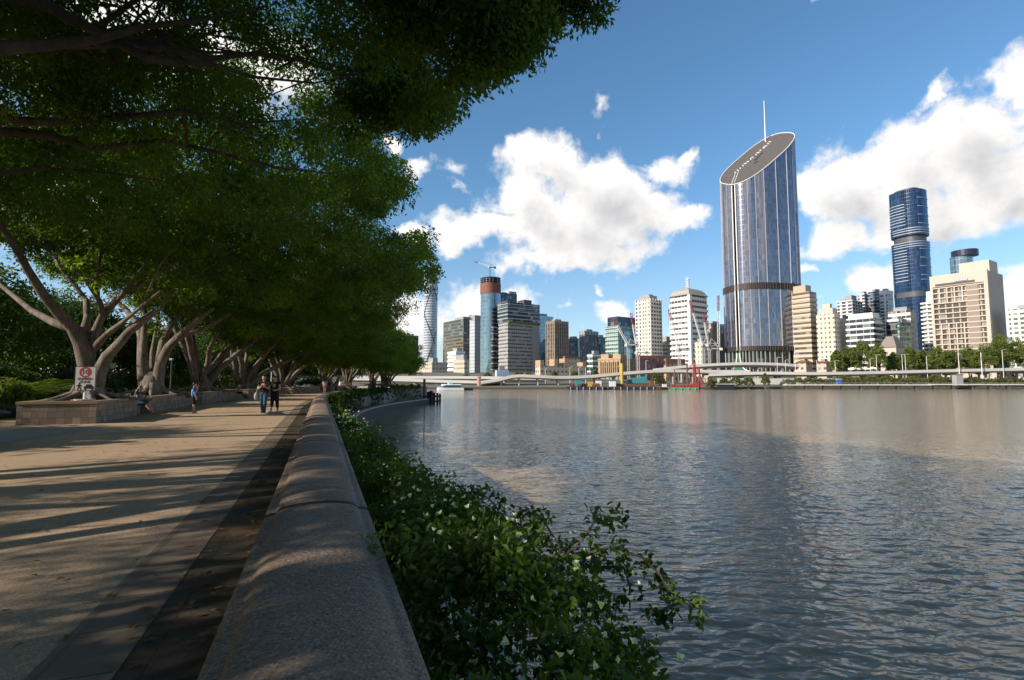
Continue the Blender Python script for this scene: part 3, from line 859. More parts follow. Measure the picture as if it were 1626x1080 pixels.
bld('glass_office', 'blue glass office just right of the two-part block, mostly hidden', OFF, 846, 848, 879, 500.5, 590, F_blueglass)
r_ = bld('office_tower', 'brown concrete tower with close vertical piers and a roof mast', OFF, 868, 881, 902, 510, 500, F_brown, piers=(2.7, .9, .7, plain('brown_pier', (.30, .245, .20), .7)), parapet=(2.2, plain('brown_cap', (.27, .22, .18), .7)))
p = r_[1] + r_[3] * r_[5] * .4 + r_[2] * 4; mast(r_[0], p, r_[7], at(885, 487, 500).z)
bld('low_office', 'small black block between the brown pier tower and the slate tower', OFF, 901, 903, 916, 549, 520, F_slate)
bld('low_shop', 'low building with a long red roof edge below the small black block', 'shop', 894, 897, 921, 569, 430, F_lowcream, roofm=M_roofred, plant=((0, 1, 0, 1, 1.8),))
bld('office_tower', 'slate blue-grey tower with a paler roof edge beside an empty strip of sky', OFF, 921, 929, 950, 526, 560, F_slate, piers=(4.4, .6, .5, plain('slate_pier', (.22, .23, .26), .6)), parapet=(3.5, plain('pale_slate_cap', (.32, .34, .36), .5)))
bld('glass_office', 'thin strip of pale blue glass building left of the slate tower', OFF, 915, 916, 926, 537, 580, F_blueglass)
bld('office_tower', 'low black glass tower directly right of the slate tower', OFF, 945, 949, 964, 535, 600, F_teal)
bld('low_office', 'small white building with green-tinted window bands in front of the black tower', OFF, 933, 941, 959, 562, 400, F_green, bands=(1.2, .3, M_white), floor=4.0)
r_ = bld('glass_tower', 'stepped pale green glass tower with a dark slanted roofline', OFF, 962, 982, 1012, 517, 480, F_green, bands=(.7, .3, plain('pale_sill', (.5, .56, .52), .5)))
mb = MB(); mb.prism(r_[8](0, .05, .85, .02, .98), r_[7] + .02, lambda p: r_[7] + 3.5 + (5.0 if (p - r_[1]).length < 28 else 1.5)); mb.build('dark_crown', F_navy, r_[0])
mb = MB(); mb.prism(r_[8](.4, -.02, .5, .3, .98), r_[6], r_[7] - 5, uv=True); mb.build('blue_side', F_blueglass, r_[0])
r_ = bld('apartment_tower', 'cream-white apartment tower with dense balconies left of the dome-roofed tower', APT, 1011, 1034.5, 1051.5, 475, 430, F_white, floor=3.1, bands=(.75, .5, M_white), piers=(3.6, .7, .5, plain('cream_pier', (.66, .60, .50), .6)), plant=((.15, .85, .15, .85, 3.6), (.3, .7, .3, .7, 5)))
r_ = bld('office_tower', 'white office tower with a curved metal roof cap and lattice mast', OFF, 1066.5, 1097, 1125, 467.5, 415, F_office, floor=4.3, bands=(1.9, .7, M_white, 478), plant=((.45, .55, .45, .55, .5),))
root, C, dl, dr, L, K, z0, z1, pol = r_
mb = MB(); NR = 6
lv = [(1.2, 0.0)] + [(-(L * .5) * (1 - math.cos(t)) * .95, 7.0 * math.sin(t)) for t in [R(15 * k) for k in range(1, 5)]]
ps = [pol(o) for o, _ in lv]
for i in range(len(lv) - 1):
    for j in range(4):
        a, b_ = ps[i][j], ps[i][(j + 1) % 4]; c_, d_ = ps[i + 1][(j + 1) % 4], ps[i + 1][j]
        mb.face([(a.x, a.y, z1 + lv[i][1]), (b_.x, b_.y, z1 + lv[i][1]), (c_.x, c_.y, z1 + lv[i + 1][1]), (d_.x, d_.y, z1 + lv[i + 1][1])])
mb.face([(p.x, p.y, z1 + lv[-1][1]) for p in ps[-1]])
mb.build('curved_roof', plain('zinc_roof', (.40, .38, .34), .55, .2), root)
mb = MB()
q = pol(.9)[0]; mb.box((q.x, q.y, (z0 + z1) / 2), (2.6, 2.6, z1 - z0 - 1), rz=R(35)); mb.build('corner_column', M_white, root)
p = C + dr * K * .42 + dl * L * .45; zb, ze = z1 + 6.3, at(1094, 440, 415).z + 1.5
mb = MB()
for a in range(3):
    o = Vector((math.cos(a * 2.1), math.sin(a * 2.1), 0)) * 1.5; mb.tube([(p.x + o.x, p.y + o.y, zb), (p.x + o.x * .8, p.y + o.y * .8, ze)], .22, 5)
for k in range(7):
    z = zb + (ze - zb) * k / 6; mb.ring([(p.x + 1.7 * math.cos(t), p.y + 1.7 * math.sin(t)) for t in np.linspace(0, 6.28, 9)[:-1]], [(p.x + 1.3 * math.cos(t), p.y + 1.3 * math.sin(t)) for t in np.linspace(0, 6.28, 9)[:-1]], z, z + .3)
mb.build('lattice_mast', M_white, root)
bld('office_block', 'plain brown and tan block seen between the cream apartments and the dome-roofed tower', OFF, 1050, 1059, 1069, 540, 520, F_tan, plant=((0, .9, 0, .6, 3.5),))
bld('low_office', 'tan block with small windows below the right side of the dome-roofed tower', OFF, 1104, 1115, 1122, 543, 380, F_cream, bands=(.8, .3, M_cream))
r_ = bld('old_stone_tower', 'grey classical stone block stepped at the top, left of the tall slanted tower', 'stone building', 1121, 1133, 1150, 529, 450, F_grain, piers=(4, .9, .6, M_tan), plant=((.1, .9, .1, .9, 4), (.2, .8, .2, .8, 8)), roofm=M_tan)
bld('office_block', 'dark-topped office block peeking between the classical stone block and slanted tower', OFF, 1121, 1131, 1152, 513, 560, F_slate)

# ---- the tall slanted-roof tower
Yw = 430; cw = at(1213.5, 575, Yw); cw.z = 0
rw = thing('slanted_skyscraper', (cw.x, cw.y, land_z(Yw) - 1), 'tallest blue glass skyscraper with a steep slanted oval roof and spire', TWR)
axw, ayw = Vector((math.cos(R(12)), math.sin(R(12)), 0)), Vector((-math.sin(R(12)), math.cos(R(12)), 0))
def zroof(p): return 185.6 + .74 * (p[0] - cw.x) + .62 * (p[1] - cw.y)
NW = 96
fw = rounded(cw, axw, ayw, 28.6, 21.5, 2.7, NW)
F_one = facade('silver_blue_glass', (.24, .235, .27), (.175, .185, .225), 4.1, 1.45, (.03, .985), (.06, .97), .06, .80, .25, blind=.02, blindc=(.30, .34, .40), wmetal=.5, tilt=.020)
zlow = at(1213, 556, Yw - 20).z
groove_i = min(range(NW), key=lambda i: (abs(proj((fw[i].x, fw[i].y, 40))[0] - 1172.5) if fw[i].y < cw.y else 1e9))
gi0, gi1 = groove_i - 1, groove_i + 1
# body without the groove segment
mb = MB(); u = 0.0
for i in range(NW):
    a, b_ = fw[i], fw[(i + 1) % NW]; Ls = (b_ - a).length
    inset = i in (groove_i, (groove_i - 1) % NW)
    if not inset:
        mb.face([(a.x, a.y, zlow), (b_.x, b_.y, zlow), (b_.x, b_.y, zroof(b_)), (a.x, a.y, zroof(a))], [(u, 0), (u + Ls, 0), (u + Ls, zroof(b_) - zlow), (u, zroof(a) - zlow)])
    u += Ls
mb.build('glass_skin', F_one, rw)
A, B_ = fw[(groove_i - 1) % NW], fw[(groove_i + 1) % NW]; inn = ((cw - (A + B_) / 2)); inn.z = 0; inn.normalize()
mb = MB(); q = [A, A + inn * 2.6, B_ + inn * 2.6, B_]
for i in range(3):
    a, b_ = q[i], q[i + 1]; mb.face([(a.x, a.y, land_z(Yw)), (b_.x, b_.y, land_z(Yw)), (b_.x, b_.y, zroof(b_) - .5), (a.x, a.y, zroof(a) - .5)])
mb.build('dark_groove', plain('groove_black', (.012, .012, .014), .6), rw)
def off(i, o):
    t = (fw[(i + 1) % NW] - fw[(i - 1) % NW]).normalized(); n = Vector((t.y, -t.x, 0)); return fw[i % NW] + n * o
M_fin = plain('white_fin', (.50, .49, .52), .35, .2, var=.05)
mb = MB()
per = 0.0; last = -9
for i in range(NW):
    if i % 4 == 0 and i not in (gi0, groove_i, gi1):
        p = off(i, .22); t = (fw[(i + 1) % NW] - fw[(i - 1) % NW]); mb.box((p.x, p.y, (zlow + zroof(p)) / 2), (.26, .5, zroof(p) - zlow - .3), rz=math.atan2(t.y, t.x))
mb.build('mullions', M_fin, rw)
mb = MB()
for i in (gi0 % NW, gi1 % NW):
    p = off(i, .35); t = (fw[(i + 1) % NW] - fw[(i - 1) % NW]); mb.box((p.x, p.y, (zlow + zroof(p)) / 2), (.75, .8, zroof(p) - zlow), rz=math.atan2(t.y, t.x))
mb.build('groove_edges', M_white, rw)
for (pa, pb, nm) in ((449.5, 459.5, 'dark_belt'), (549.5, 557, 'dark_belt')):
    mb = MB(); za, zb = at(1213, pb, Yw - 20).z, at(1213, pa, Yw - 20).z
    for i in range(NW):
        if i in (gi0 % NW, groove_i): continue
        a, b_ = off(i, .5), off(i + 1, .5); mb.face([(a.x, a.y, za), (b_.x, b_.y, za), (b_.x, b_.y, zb), (a.x, a.y, zb)], [(0, 0)] * 4)
    mb.build(nm, plain('louvre_dark', (.035, .026, .024), .6), rw)
    mb = MB()
    for i in range(0, NW):
        p = off(i, .55); t = (fw[(i + 1) % NW] - fw[(i - 1) % NW]); mb.box((p.x, p.y, (za + zb) / 2), (.35, .5, zb - za), rz=math.atan2(t.y, t.x))
    mb.build('belt_louvres', plain('louvre_bronze', (.10, .08, .075), .5), rw)
# base storeys: recessed glass and slender columns
mb = MB(); fb = rounded(cw, axw, ayw, 26.6, 19.5, 2.7, NW); mb.prism(fb, land_z(Yw) - 1, zlow, cap=False)
mb.build('lobby_glass', facade('lobby', (.05, .05, .05), (.035, .06, .05), 12, 3.0, (.02, .97), (.1, .9), .1, .3), rw)
mb = MB()
for i in range(0, NW, 2):
    p = off(i, -.4); mb.box((p.x, p.y, (land_z(Yw) + zlow) / 2), (.6, .6, zlow - land_z(Yw)))
mb.build('lobby_columns', M_grey, rw)
# slanted roof, rim, marks
mb = MB(); fr_ = [off(i, -.6) for i in range(NW)]; mb.face([(p.x, p.y, zroof(p) + .25) for p in fr_])
M_wroof = plain('dark_louvred_roof', (.115, .10, .088), .5, var=.4, scale=.5)
sroof = mb.build('slanted_roof', M_wroof, rw)
mb = MB(); pts = [off(i % NW, .15) for i in range(NW + 1)]; mb.tube([(p.x, p.y, zroof(p) + .35) for p in pts], .36, 6, cap=False); mb.build('roof_rim', M_white, rw)
def onroof(a, b, h=.5):
    p = cw + axw * a + ayw * b; return Vector((p.x, p.y, zroof(p) + h))
mb = MB(); gl = (A + B_) / 2 - cw; ga, gb = gl.dot(axw), gl.dot(ayw)
for s in (-1.6, 1.6):
    mb.tube([onroof(ga + s, gb + 1), onroof(ga + s + 12, -gb - 4)], .30, 5)
mb.build('roof_seams', M_white, sroof)
mb = MB(); rr = random.Random(5)
for k in range(15):
    a = -17 + k * 2.5; b = 5.6 + .02 * a + rr.uniform(-.5, .5)
    p0, p1 = onroof(a, b - 1.2), onroof(a + rr.uniform(-.6, 1.2), b + 1.2); mb.beam(p0, p1, .7, .5)
    if rr.random() < .7: q = onroof(a + 1.0, b + rr.choice((-1.1, 0, 1.1))); mb.beam(onroof(a, b), q, .5, .5)
mb.build('roof_marks', M_white, sroof)
mb = MB()
for (a, b) in ((-3, -1), (0, 0), (3, 0.5), (-6, -5)):
    mb = MB(); mb.beam(onroof(a, b, .4), onroof(a + 2.6, b + .3, .4), 1.5, .6); mb.build('roof_hatch', M_dgrey, sroof)
sp = onroof(19, 13); mb = MB(); st = at(1213.5, 160, sp.y); mb.tube([(sp.x, sp.y, sp.z - 6), (sp.x, sp.y, st.z)], [.7, .28], 8); mb.build('spire', M_white, rw)
# flared white feet and green glass under the groove
q = (A + B_) / 2 - inn * .6; td = (B_ - A).normalized(); mb = MB()
zf = at(1180, 561, q.y).z; zg0 = land_z(Yw)
for s in (-1, 1):
    mb.tube([q + td * s * (1.4 + 9.5 * (k / 8) ** 2.2) - inn * .4 + Vector((0, 0, zf + (zg0 + .5 - zf) * math.sin(k / 8 * 1.5708))) for k in range(9)], .5, 6)
mb.build('flared_feet', M_white, rw)
mb = MB(); mb.face([q + td * -1.2 + Vector((0, 0, zf)), q + td * -4.2 + Vector((0, 0, zg0)), q + td * 4.2 + Vector((0, 0, zg0)), q + td * 1.2 + Vector((0, 0, zf))][::-1]); mb.build('green_canopy', plain('green_glass', (.06, .16, .11), .15), rw)

# ---- twisted pale tower at the left
Yi = 760; ci = at(683, 575, Yi); ri = thing('twisted_tower', (ci.x, ci.y, land_z(Yi)), 'tall pale cylindrical tower with dark diagonal lines, at the edge of the leaves', TWR)
fi = rounded(ci, (1, 0, 0), (0, 1, 0), 9.3, 11, 2.2, 40); zt = at(683, 432, Yi).z; zb = land_z(Yi)
F_inf = facade('pale_ring_floors', (.52, .54, .57), (.17, .21, .26), 3.7, 2.2, (.40, .92), (.04, .96), .15, .4)
mb = MB(); mb.prism(fi, zb, zt); mb.build('facade', F_inf, ri)
mb = MB(); z = zb + 3.7
while z < zt: mb.prism(rounded(ci, (1, 0, 0), (0, 1, 0), 9.7, 11.4, 2.2, 40), z, z + 1.0, uv=False); z += 3.7
mb.build('floor_bands', plain('pale_ring', (.55, .56, .58), .5), ri)
mb = MB()
for (z0_, z1_, a0, a1) in ((.0, .42, R(-150), R(-30)), (.30, .62, R(-40), R(-150)), (.55, 1.0, R(-150), R(-35)), (.72, .98, R(-20), R(-110))):
    mb.tube([(ci.x + 9.9 * math.cos(a0 + (a1 - a0) * k / 20), ci.y + 11.6 * math.sin(a0 + (a1 - a0) * k / 20), zb + (zt - zb) * (z0_ + (z1_ - z0_) * k / 20)) for k in range(21)], .55, 5)
mb.build('diagonal_lines', M_dgrey, ri)

# ---- right of the slanted tower
r_ = bld('office_tower', 'tan office tower with brown horizontal window strips right of the slanted tower', OFF, 1262, 1290, 1301, 462.5, 400, F_tan, floor=3.9, th=58, bands=(1.7, .35, plain('tan_band', (.55, .45, .34), .7), 470), plant=((.25, 1, .1, .9, 5.5),), roofm=M_tan)
r_ = bld('hotel', 'cream building with a grid of small square windows and stepped roof', 'hotel', 1299, 1328, 1337, 497, 385, F_cream, floor=3.4, plant=((.1, .85, .1, .9, 4), (.3, .7, .3, .7, 7.5)), roofm=M_cream)
mast(r_[0], r_[1] + r_[2] * r_[4] * .55 + r_[3] * 3, r_[7] + 3, r_[7] + 13, .25)
bld('apartment_block', 'white and dark apartment block behind the grey-brown block', APT, 1334, 1358, 1374, 476, 520, F_apart, bands=(.8, .8, M_white), floor=3.2, plant=((.1, .5, .1, .6, 5), (.6, .95, .2, .7, 2.5)))
bld('low_office', 'grey-brown plain block beside the cream square-windowed hotel', OFF, 1334, 1337, 1360, 505, 400, F_grain, roofm=M_dgrey)
bld('office_block', 'white-banded dark office block right of the grey-brown block', OFF, 1347, 1390, 1404, 503, 370, F_stripe, floor=4.0, bands=(1.3, .5, M_white), th=58, plant=((.05, .95, .1, .9, 3.2),), roofm=M_white)
bld('apartment_tower', 'white-edged apartment tower with dark glass middle behind the banded office', APT, 1367, 1378, 1388, 466, 540, F_apart, th=60)
bld('apartment_tower', 'dark glass apartment tower with balcony lines left of the white tower', APT, 1384, 1402, 1411, 462, 530, F_navy, th=60, bands=(.5, .6, plain('balcony_grey', (.40, .42, .45), .5)), floor=3.3)
bld('apartment_tower', 'white tower with a dark right edge beside the round blue skyscraper', APT, 1402, 1415, 1424, 461.5, 520, F_apart, th=60, parapet=(3, M_white))
bld('office_block', 'small black glass box with a pale right half below the blue skyscraper', OFF, 1410, 1430, 1449, 507.5, 375, F_darkglass, th=58, parapet=(1.2, M_white))
bld('office_block', 'pale green glass block joined to the small black glass box', OFF, 1428, 1431, 1450, 511, 368, F_green, th=58)
bld('office_block', 'white office block in front of the blue skyscraper base', OFF, 1414, 1450, 1460, 492, 410, F_office, th=60, plant=((.2, .8, .2, .8, 3),))

M_pline = plain('pale_blue_line', (.40, .46, .52), .5)
# round blue skyscraper
Yb = 470; cb = at(1455.5, 560, Yb); rb = thing('blue_skyscraper', (cb.x, cb.y, land_z(Yb)), 'round-cornered deep blue skyscraper with white line rings and dark waist', TWR)
F_deep = facade('deep_blue_glass', (.022, .050, .10), (.016, .045, .105), 3.4, 1.5, (.05, .96), (.04, .96), .07, .55, .3, blind=.05, blindc=(.06, .13, .22))
axb, ayb = Vector((math.sin(R(62)), math.cos(R(62)), 0)), Vector((-math.cos(R(62)), math.sin(R(62)), 0))
def fpb(o=0, n=56): return rounded(cb, axb, ayb, 12.0 + o, 13.0 + o, 2.8, n)
zz = lambda py: at(1450, py, Yb).z
mb = MB(); mb.prism(fpb(), land_z(Yb), zz(388), cap=False); mb.prism(fpb(), zz(378), zz(307.5)); mb.build('facade', F_deep, rb)
mb = MB(); mb.prism(fpb(-1.8), zz(388.5), zz(377.5), cap=False); mb.prism(fpb(.15), zz(474), zz(466), uv=False); mb.prism(fpb(-4), zz(307.5) - .5, zz(303.5), uv=False); mb.build('dark_waist', M_dgrey, rb)
mb = MB(); n = 56; q = fpb(.08)
def px_of(p): return proj((p.x, p.y, 60))[0]
left_i = [i for i in range(n) if q[i].y < cb.y + 9 and px_of(q[i]) < 1441]
right_i = [i for i in range(n) if q[i].y < cb.y + 12 and px_of(q[i]) > 1466]
def seg(i, z, h=.55):
    a, b_ = q[i], q[(i + 1) % n]; mb.beam((a.x, a.y, z), (b_.x, b_.y, z), .34, h)
for py in (329, 333.5, 338, 342.5, 347, 351.5, 356, 361, 401, 405.5, 410, 414.5, 419, 423, 427.5, 432, 437, 442.5, 448):
    mb = MB()
    for i in left_i: seg(i, zz(py))
    mb.build('white_line', M_pline, rb)
for py in (321.5, 334.5, 347.5, 361, 400.5, 414, 427, 441, 448):
    mb = MB()
    for i in right_i: seg(i, zz(py), .4)
    mb.build('white_line', M_pline, rb)
for py in (367.5, 371, 375, 389, 392.5, 396):
    mb = MB()
    for i in range(n): seg(i, zz(py))
    mb.build('white_ring', M_pline, rb)

r_ = bld('apartment_block', 'white apartment block of stepped rounded balconies hugging the left of the large hotel', APT, 1470, 1487, 1499, 480, 400, F_white, th=60, floor=3.1, bands=(1.2, 1.0, M_white), plant=((.1, .7, .1, .8, 4), (.35, .8, .3, .8, 9)), roofm=M_white)

# big hotel
r_ = bld('hotel', 'large beige hotel with deep window grid, purple rooftop sign and dark drum on top', 'hotel', 1485, 1572, 1598, 428, 360, F_hotel, th=57, floor=3.7, plant=((.0, .55, .25, .75, 8),), roofm=M_cream, pyr=535)
root, C, dl, dr, L, K, z0, z1, pol = r_
M = Matrix((dr, dl, Vector((0, 0, 1)))).transposed()
def on(a, o, z): p = C + dl * (L * a) - dr * o; return Vector((p.x, p.y, z))
mb = MB(); hs = z0 + 11.1; z = hs; k = 0
while z < z1 - 8:
    mb.box(on(.5, .55, z), (1.1, L, .75), M=M); z += 3.7; k += 1
mb.build('floor_bands', M_cream, root)
mb = MB(); nb = int(L / 4.0)
for i in range(nb + 1):
    if .16 < i / nb < .30: continue
    for (za, zb) in ((hs + .4, hs + 3.7 * 8 + .4), (hs + 3.7 * 12, z1 - 9)): mb.box(on(i / nb, .5, (za + zb) / 2), (1.0, .75, zb - za), M=M)
mb.build('window_fins', M_cream, root)
mb = MB(); mb.box(on(.24, .55, (hs + z1 - 9) / 2), (.9, 6.5, z1 - 9 - hs), M=M); mb.build('bronze_panel', plain('taupe_panel', (.27, .22, .19), .7), root)
mb = MB(); mb.box(on(.5, .8, z1 - 4.2), (1.7, L + 1.5, 8.2), M=M); mb.box(on(-.005, .6, (z0 + z1) / 2), (1.9, 2.2, z1 - z0), M=M); mb.box(on(1.0, .6, (z0 + z1) / 2), (1.9, 1.6, z1 - z0 - 6), M=M)
mb.build('top_storey', M_cream, root)
mb = MB(); mb.box(on(.55, 1.75, z1 - 7.0), (.2, L * .74, 1.6), M=M); mb.build('dark_strip', plain('dark_brown', (.06, .05, .05), .5), root)  # dark strip set along the face of the top storey
mb = MB(); mb.box(on(.42, 1.9, z1 - 5.2), (.3, 7, 1.3), M=M); rsg = mb.build('rooftop_sign', plain('purple_letters', (.30, .16, .40), .5), root)
mb = MB()
for k in range(8): mb.box(on(.42, 2.08, z1 - 5.2) + dl * (-2.9 + k * .83), (.1, .5, .8), M=M)
mb.build('lettering', M_white, rsg)
q = pol(0, .45, .72, .3, .75); ctr = (q[0] + q[2]) / 2
mb = MB(); mb.prism(rounded(ctr, dr, dl, 6.0, 6.6, 2.2, 28), z1, at(1530, 402, 372).z); mb.build('glass_drum', F_blueglass, root)
mb = MB(); mb.prism(rounded(ctr - dl * 2.2, dr, dl, 7.0, 7.8, 2.2, 28), at(1530, 402, 372).z + .02, at(1530, 392.5, 372).z, uv=False); mb.build('drum_cap', plain('drum_navy', (.02, .022, .05), .3), root)
mb = MB(); p = C + dr * (K / 2 + .2) - dl * .25; mb.box((p.x, p.y, (z0 + z1) / 2 - .3), (K - 2.2, .7, z1 - z0), M=M); mb.build('side_wall', plain('beige_side', (.46, .39, .32), .8, var=.1, scale=.1), root)
mb = MB(); mb.prism(pol(2, -.02, 1.02, 0, 1.0), z0 - 1, z0 + 7, uv=False); mb.build('podium', M_cream, root)
r_ = bld('apartment_block', 'small white block at the far right above the tree tops', APT, 1607, 1648, 1654, 488, 345, F_white, th=60, K=20, bands=(.6, .3, M_white), floor=3.4)
# pyramid-roofed hall in front of the black glass box
C, dl, dr, L, K = corners(1398, 1424, 1437, 355, 57); z0 = land_z(355)
root = thing('pyramid_roof_hall', (C.x, C.y, z0), 'low hall with a steep grey hipped roof among the trees', 'hall')
pz = [C, C + dr * K, C + dr * K + dl * L, C + dl * L]; ze = at(1420, 551, 355).z; za = at(1420, 533, 355).z
mb = MB(); mb.prism(pz, z0 - 2, ze, uv=False); mb.build('hall_wall', M_cream, root)
mb = MB(); cc = (pz[0] + pz[2]) / 2; lo = [p + (p - cc) * .12 for p in pz]; hi = [cc + (p - cc) * .42 for p in pz]
for i in range(4): mb.face([(lo[i].x, lo[i].y, ze), (lo[(i + 1) % 4].x, lo[(i + 1) % 4].y, ze), (hi[(i + 1) % 4].x, hi[(i + 1) % 4].y, za), (hi[i].x, hi[i].y, za)])
mb.face([(p.x, p.y, za) for p in hi]); mb.build('roof', plain('grey_shingle', (.23, .20, .17), .8, var=.2, scale=.5), root)

# ---- low old buildings along the bank
def colonnade(root, C, dl, dr, L, z0, z1, n, m, o=.8):
    for i in range(n):
        p = C + dl * (L * (.12 + .76 * i / (n - 1))) - dr * o; mb = MB(); mb.tube([(p.x, p.y, z0), (p.x, p.y, z1)], .45, 6); mb.build('column', m, root)


M_sand = plain('orange_sandstone', (.43, .30, .18), .8, var=.2, scale=.3)
r_ = bld('sandstone_hall', 'ornate orange sandstone building with a columned front at the river edge of the city', 'stone building', 950, 985, 1010, 568.5, 350, F_sand, th=38, floor=5, bands=(.7, .4, M_sand), plant=((.05, .4, .1, .5, 2.5), (.6, .95, .1, .9, 3)), roofm=M_sand, pyr=585)
colonnade(r_[0], r_[1], r_[2], r_[3], r_[4], r_[6] + 5, r_[7] - 2.5, 9, M_sand)
bld('brick_store', 'dark maroon brick building with purple-grey shadow side behind the cranes', 'brick building', 1010, 1013, 1056, 569.5, 345, F_maroon, th=70, roofm=M_roofred, plant=((0, .9, 0, .95, 2.2),), pyr=588)
bld('brick_store', 'lower orange-brown building with a long red roof under the dome-roofed tower', 'brick building', 1054, 1058, 1090, 577, 340, F_sand, th=68, roofm=M_roofred, plant=((0, .9, 0, .95, 3.0),), pyr=588)
r_ = bld('sandstone_terrace', 'long low cream sandstone terrace with small gabled towers beside the park', 'stone building', 850, 858, 931, 581, 375, F_lowcream, th=66, floor=4, plant=((0, 1, 0, .08, 4), (0, 1, .3, .38, 5), (0, 1, .52, .6, 5.5), (0, 1, .92, 1, 3)), roofm=M_sand, pyr=590)
bld('billboard_building', 'small white hoarding with blue panels below the unfinished skyscraper', 'hoarding', 786, 789, 808, 588, 345, plain('blue_white_panel', (.46, .55, .66), .5, var=.3, scale=.25), th=70, pyr=592)
for (px, w_, pt, lab) in ((1280, 26, 569, 'small red-tiled house at the foot of the tan office tower'), (1312, 24, 571, 'red-tiled roof house below the cream square-windowed hotel')):
    r_ = bld('tiled_house', lab, 'house', px - w_ * .6, px, px + w_ * .4, 576, 345, F_lowcream, th=50, pyr=580)
    _, C, dl, dr, L, K, z0, z1, pol = r_; lo = pol(.8); cc = (lo[0] + lo[2]) / 2; mb = MB()
    for i in range(4): mb.face([(lo[i].x, lo[i].y, z1 + .02), (lo[(i + 1) % 4].x, lo[(i + 1) % 4].y, z1 + .02), (cc.x, cc.y, at(px, pt, 345).z)])
    mb.build('roof', M_roofred, r_[0])

# ---- construction cranes by the river
for (bx, by, tx, ty, jx, jy, lab) in (
        (998, 585, 996, 550, 972, 505, 'white lattice crane leaning left with a small red tip over the sandstone hall'),
        (1014, 585, 1011, 562, 1001, 497, 'white crane with a bright red upper jib in front of the cream apartments'),
        (1079, 585, 1077, 556, 1061, 492, 'grey-white crane leaning left beside the dome-roofed tower'),
        (1118, 585, 1115, 549, 1094, 477, 'tallest leaning crane with red tip crossing the dome-roofed tower'),
        (1127, 585, 1124, 550, 1116, 498, 'shorter red-tipped crane right of the tallest leaning crane'),
        (1141, 585, 1140, 556, 1141.5, 469, 'upright crane with a straight red-tipped jib left of the slanted skyscraper')):
    Yq = 336; b = at(bx, 590, Yq); luffing_crane((b.x, b.y, land_z(Yq)), at(tx, ty, Yq).z, at(jx, jy, Yq), lab, plain('crane_grey', (.42, .41, .40), .5), M_white, M_red, .8)
# ================================================================== FAR BANK: viaducts, jetty, boats, cranes, lamps, trees
M_deck = plain('viaduct_concrete', (.46, .43, .38), .75, var=.15, scale=.15)
M_pier = plain('pier_concrete', (.40, .37, .33), .8, var=.2, scale=.2)
M_par = plain('white_parapet', (.66, .625, .57), .7, var=.15, scale=.1)


def ribbon_px(pts):
    """points (px, py of the deck top, depth) to a smooth 3-D path with left normals"""
    P = [at(*p) for p in pts]; out = []
    Q = [P[0] * 2 - P[1]] + P + [P[-1] * 2 - P[-2]]
    for i in range(1, len(Q) - 2):
        for k in range(10):
            t = k / 10; a, b, c, d = Q[i - 1:i + 3]
            out.append(.5 * ((2 * b) + (c - a) * t + (2 * a - 5 * b + 4 * c - d) * t * t + (3 * b - a - 3 * c + d) * t ** 3))
    out.append(P[-1]); res = []
    for i, p in enumerate(out):
        d = out[min(i + 1, len(out) - 1)] - out[max(i - 1, 0)]; d.z = 0; d.normalize(); res.append((p, Vector((-d.y, d.x, 0))))
    return res


def viaduct(label, pts, wd, th, step, name='viaduct', pier_r=.8, zb=None, par=1.0):
    path = ribbon_px(pts); p0 = path[len(path) // 2][0]
    root = thing(name, (p0.x, p0.y, 0), label, 'viaduct')
    h = wd / 2
    mb = MB(); mb.sweep(path, [(h, -.05), (h, -.5), (h * .55, -th), (-h * .55, -th), (-h, -.5), (-h, -.05)], closed=True); mb.build('deck', M_deck, root)
    for s in (1, -1):
        mb = MB(); o = s * h; mb.sweep(path, [(o + .12, -.55), (o + .12, par), (o - .12, par), (o - .12, -.55)], closed=True); mb.build('parapet', M_par, root)
    acc = 0; last = path[0][0]
    for p, n in path[1:-1]:
        acc += (p - last).length; last = p
        if acc > step:
            acc = 0; mb = MB(); z0 = WATER_Z - .5 if zb is None else zb
            for s in (-1, 1):
                mb.tube([(p.x + n.x * h * .4 * s, p.y + n.y * h * .4 * s, z0), (p.x + n.x * h * .4 * s, p.y + n.y * h * .4 * s, p.z - th + .1)], pier_r, 8)
            a = p + n * h * .7; b = p - n * h * .7; mb.beam((a.x, a.y, p.z - th - .4), (b.x, b.y, p.z - th - .4), 1.2, .9)
            mb.build('pier', M_pier, root)
    return root


viaduct('long grey bridge deck low over the water at the far left, behind the white ramp', [(560, 599.5, 330), (660, 600, 330), (760, 600.3, 328), (860, 602, 326)], 12, 2.6, 16, pier_r=.9)
viaduct('low white ramp at the far left that runs level just above the waterline', [(560, 602, 300), (640, 604, 300), (700, 606, 299), (765, 607.5, 298), (800, 607.8, 297)], 6, 1.3, 11, pier_r=.5)
viaduct('white ramp that climbs from the water and arches over to the barges', [(764, 608, 291), (790, 604, 292), (818, 598.0, 293), (850, 598.5, 294), (890, 600, 296), (935, 598.5, 298), (985, 594, 300), (1045, 590, 302), (1120, 590.5, 304), (1180, 591, 306)], 7, 1.3, 10, pier_r=.5)
viaduct('upper curved viaduct with pale parapet passing in front of the slanted tower', [(1040, 588, 320), (1085, 583, 320), (1130, 580, 320), (1180, 578.5, 320), (1230, 579.5, 321), (1262, 582, 322)], 9, 1.8, 14, pier_r=.7, zb=0)
viaduct('long low white expressway deck running right from the mangroves to the frame edge', [(1120, 596, 300), (1200, 593.5, 300), (1290, 594, 300), (1380, 592.5, 301), (1480, 590, 302), (1570, 588, 303), (1700, 585, 305)], 11, 1.5, 18, pier_r=.6, zb=-1)

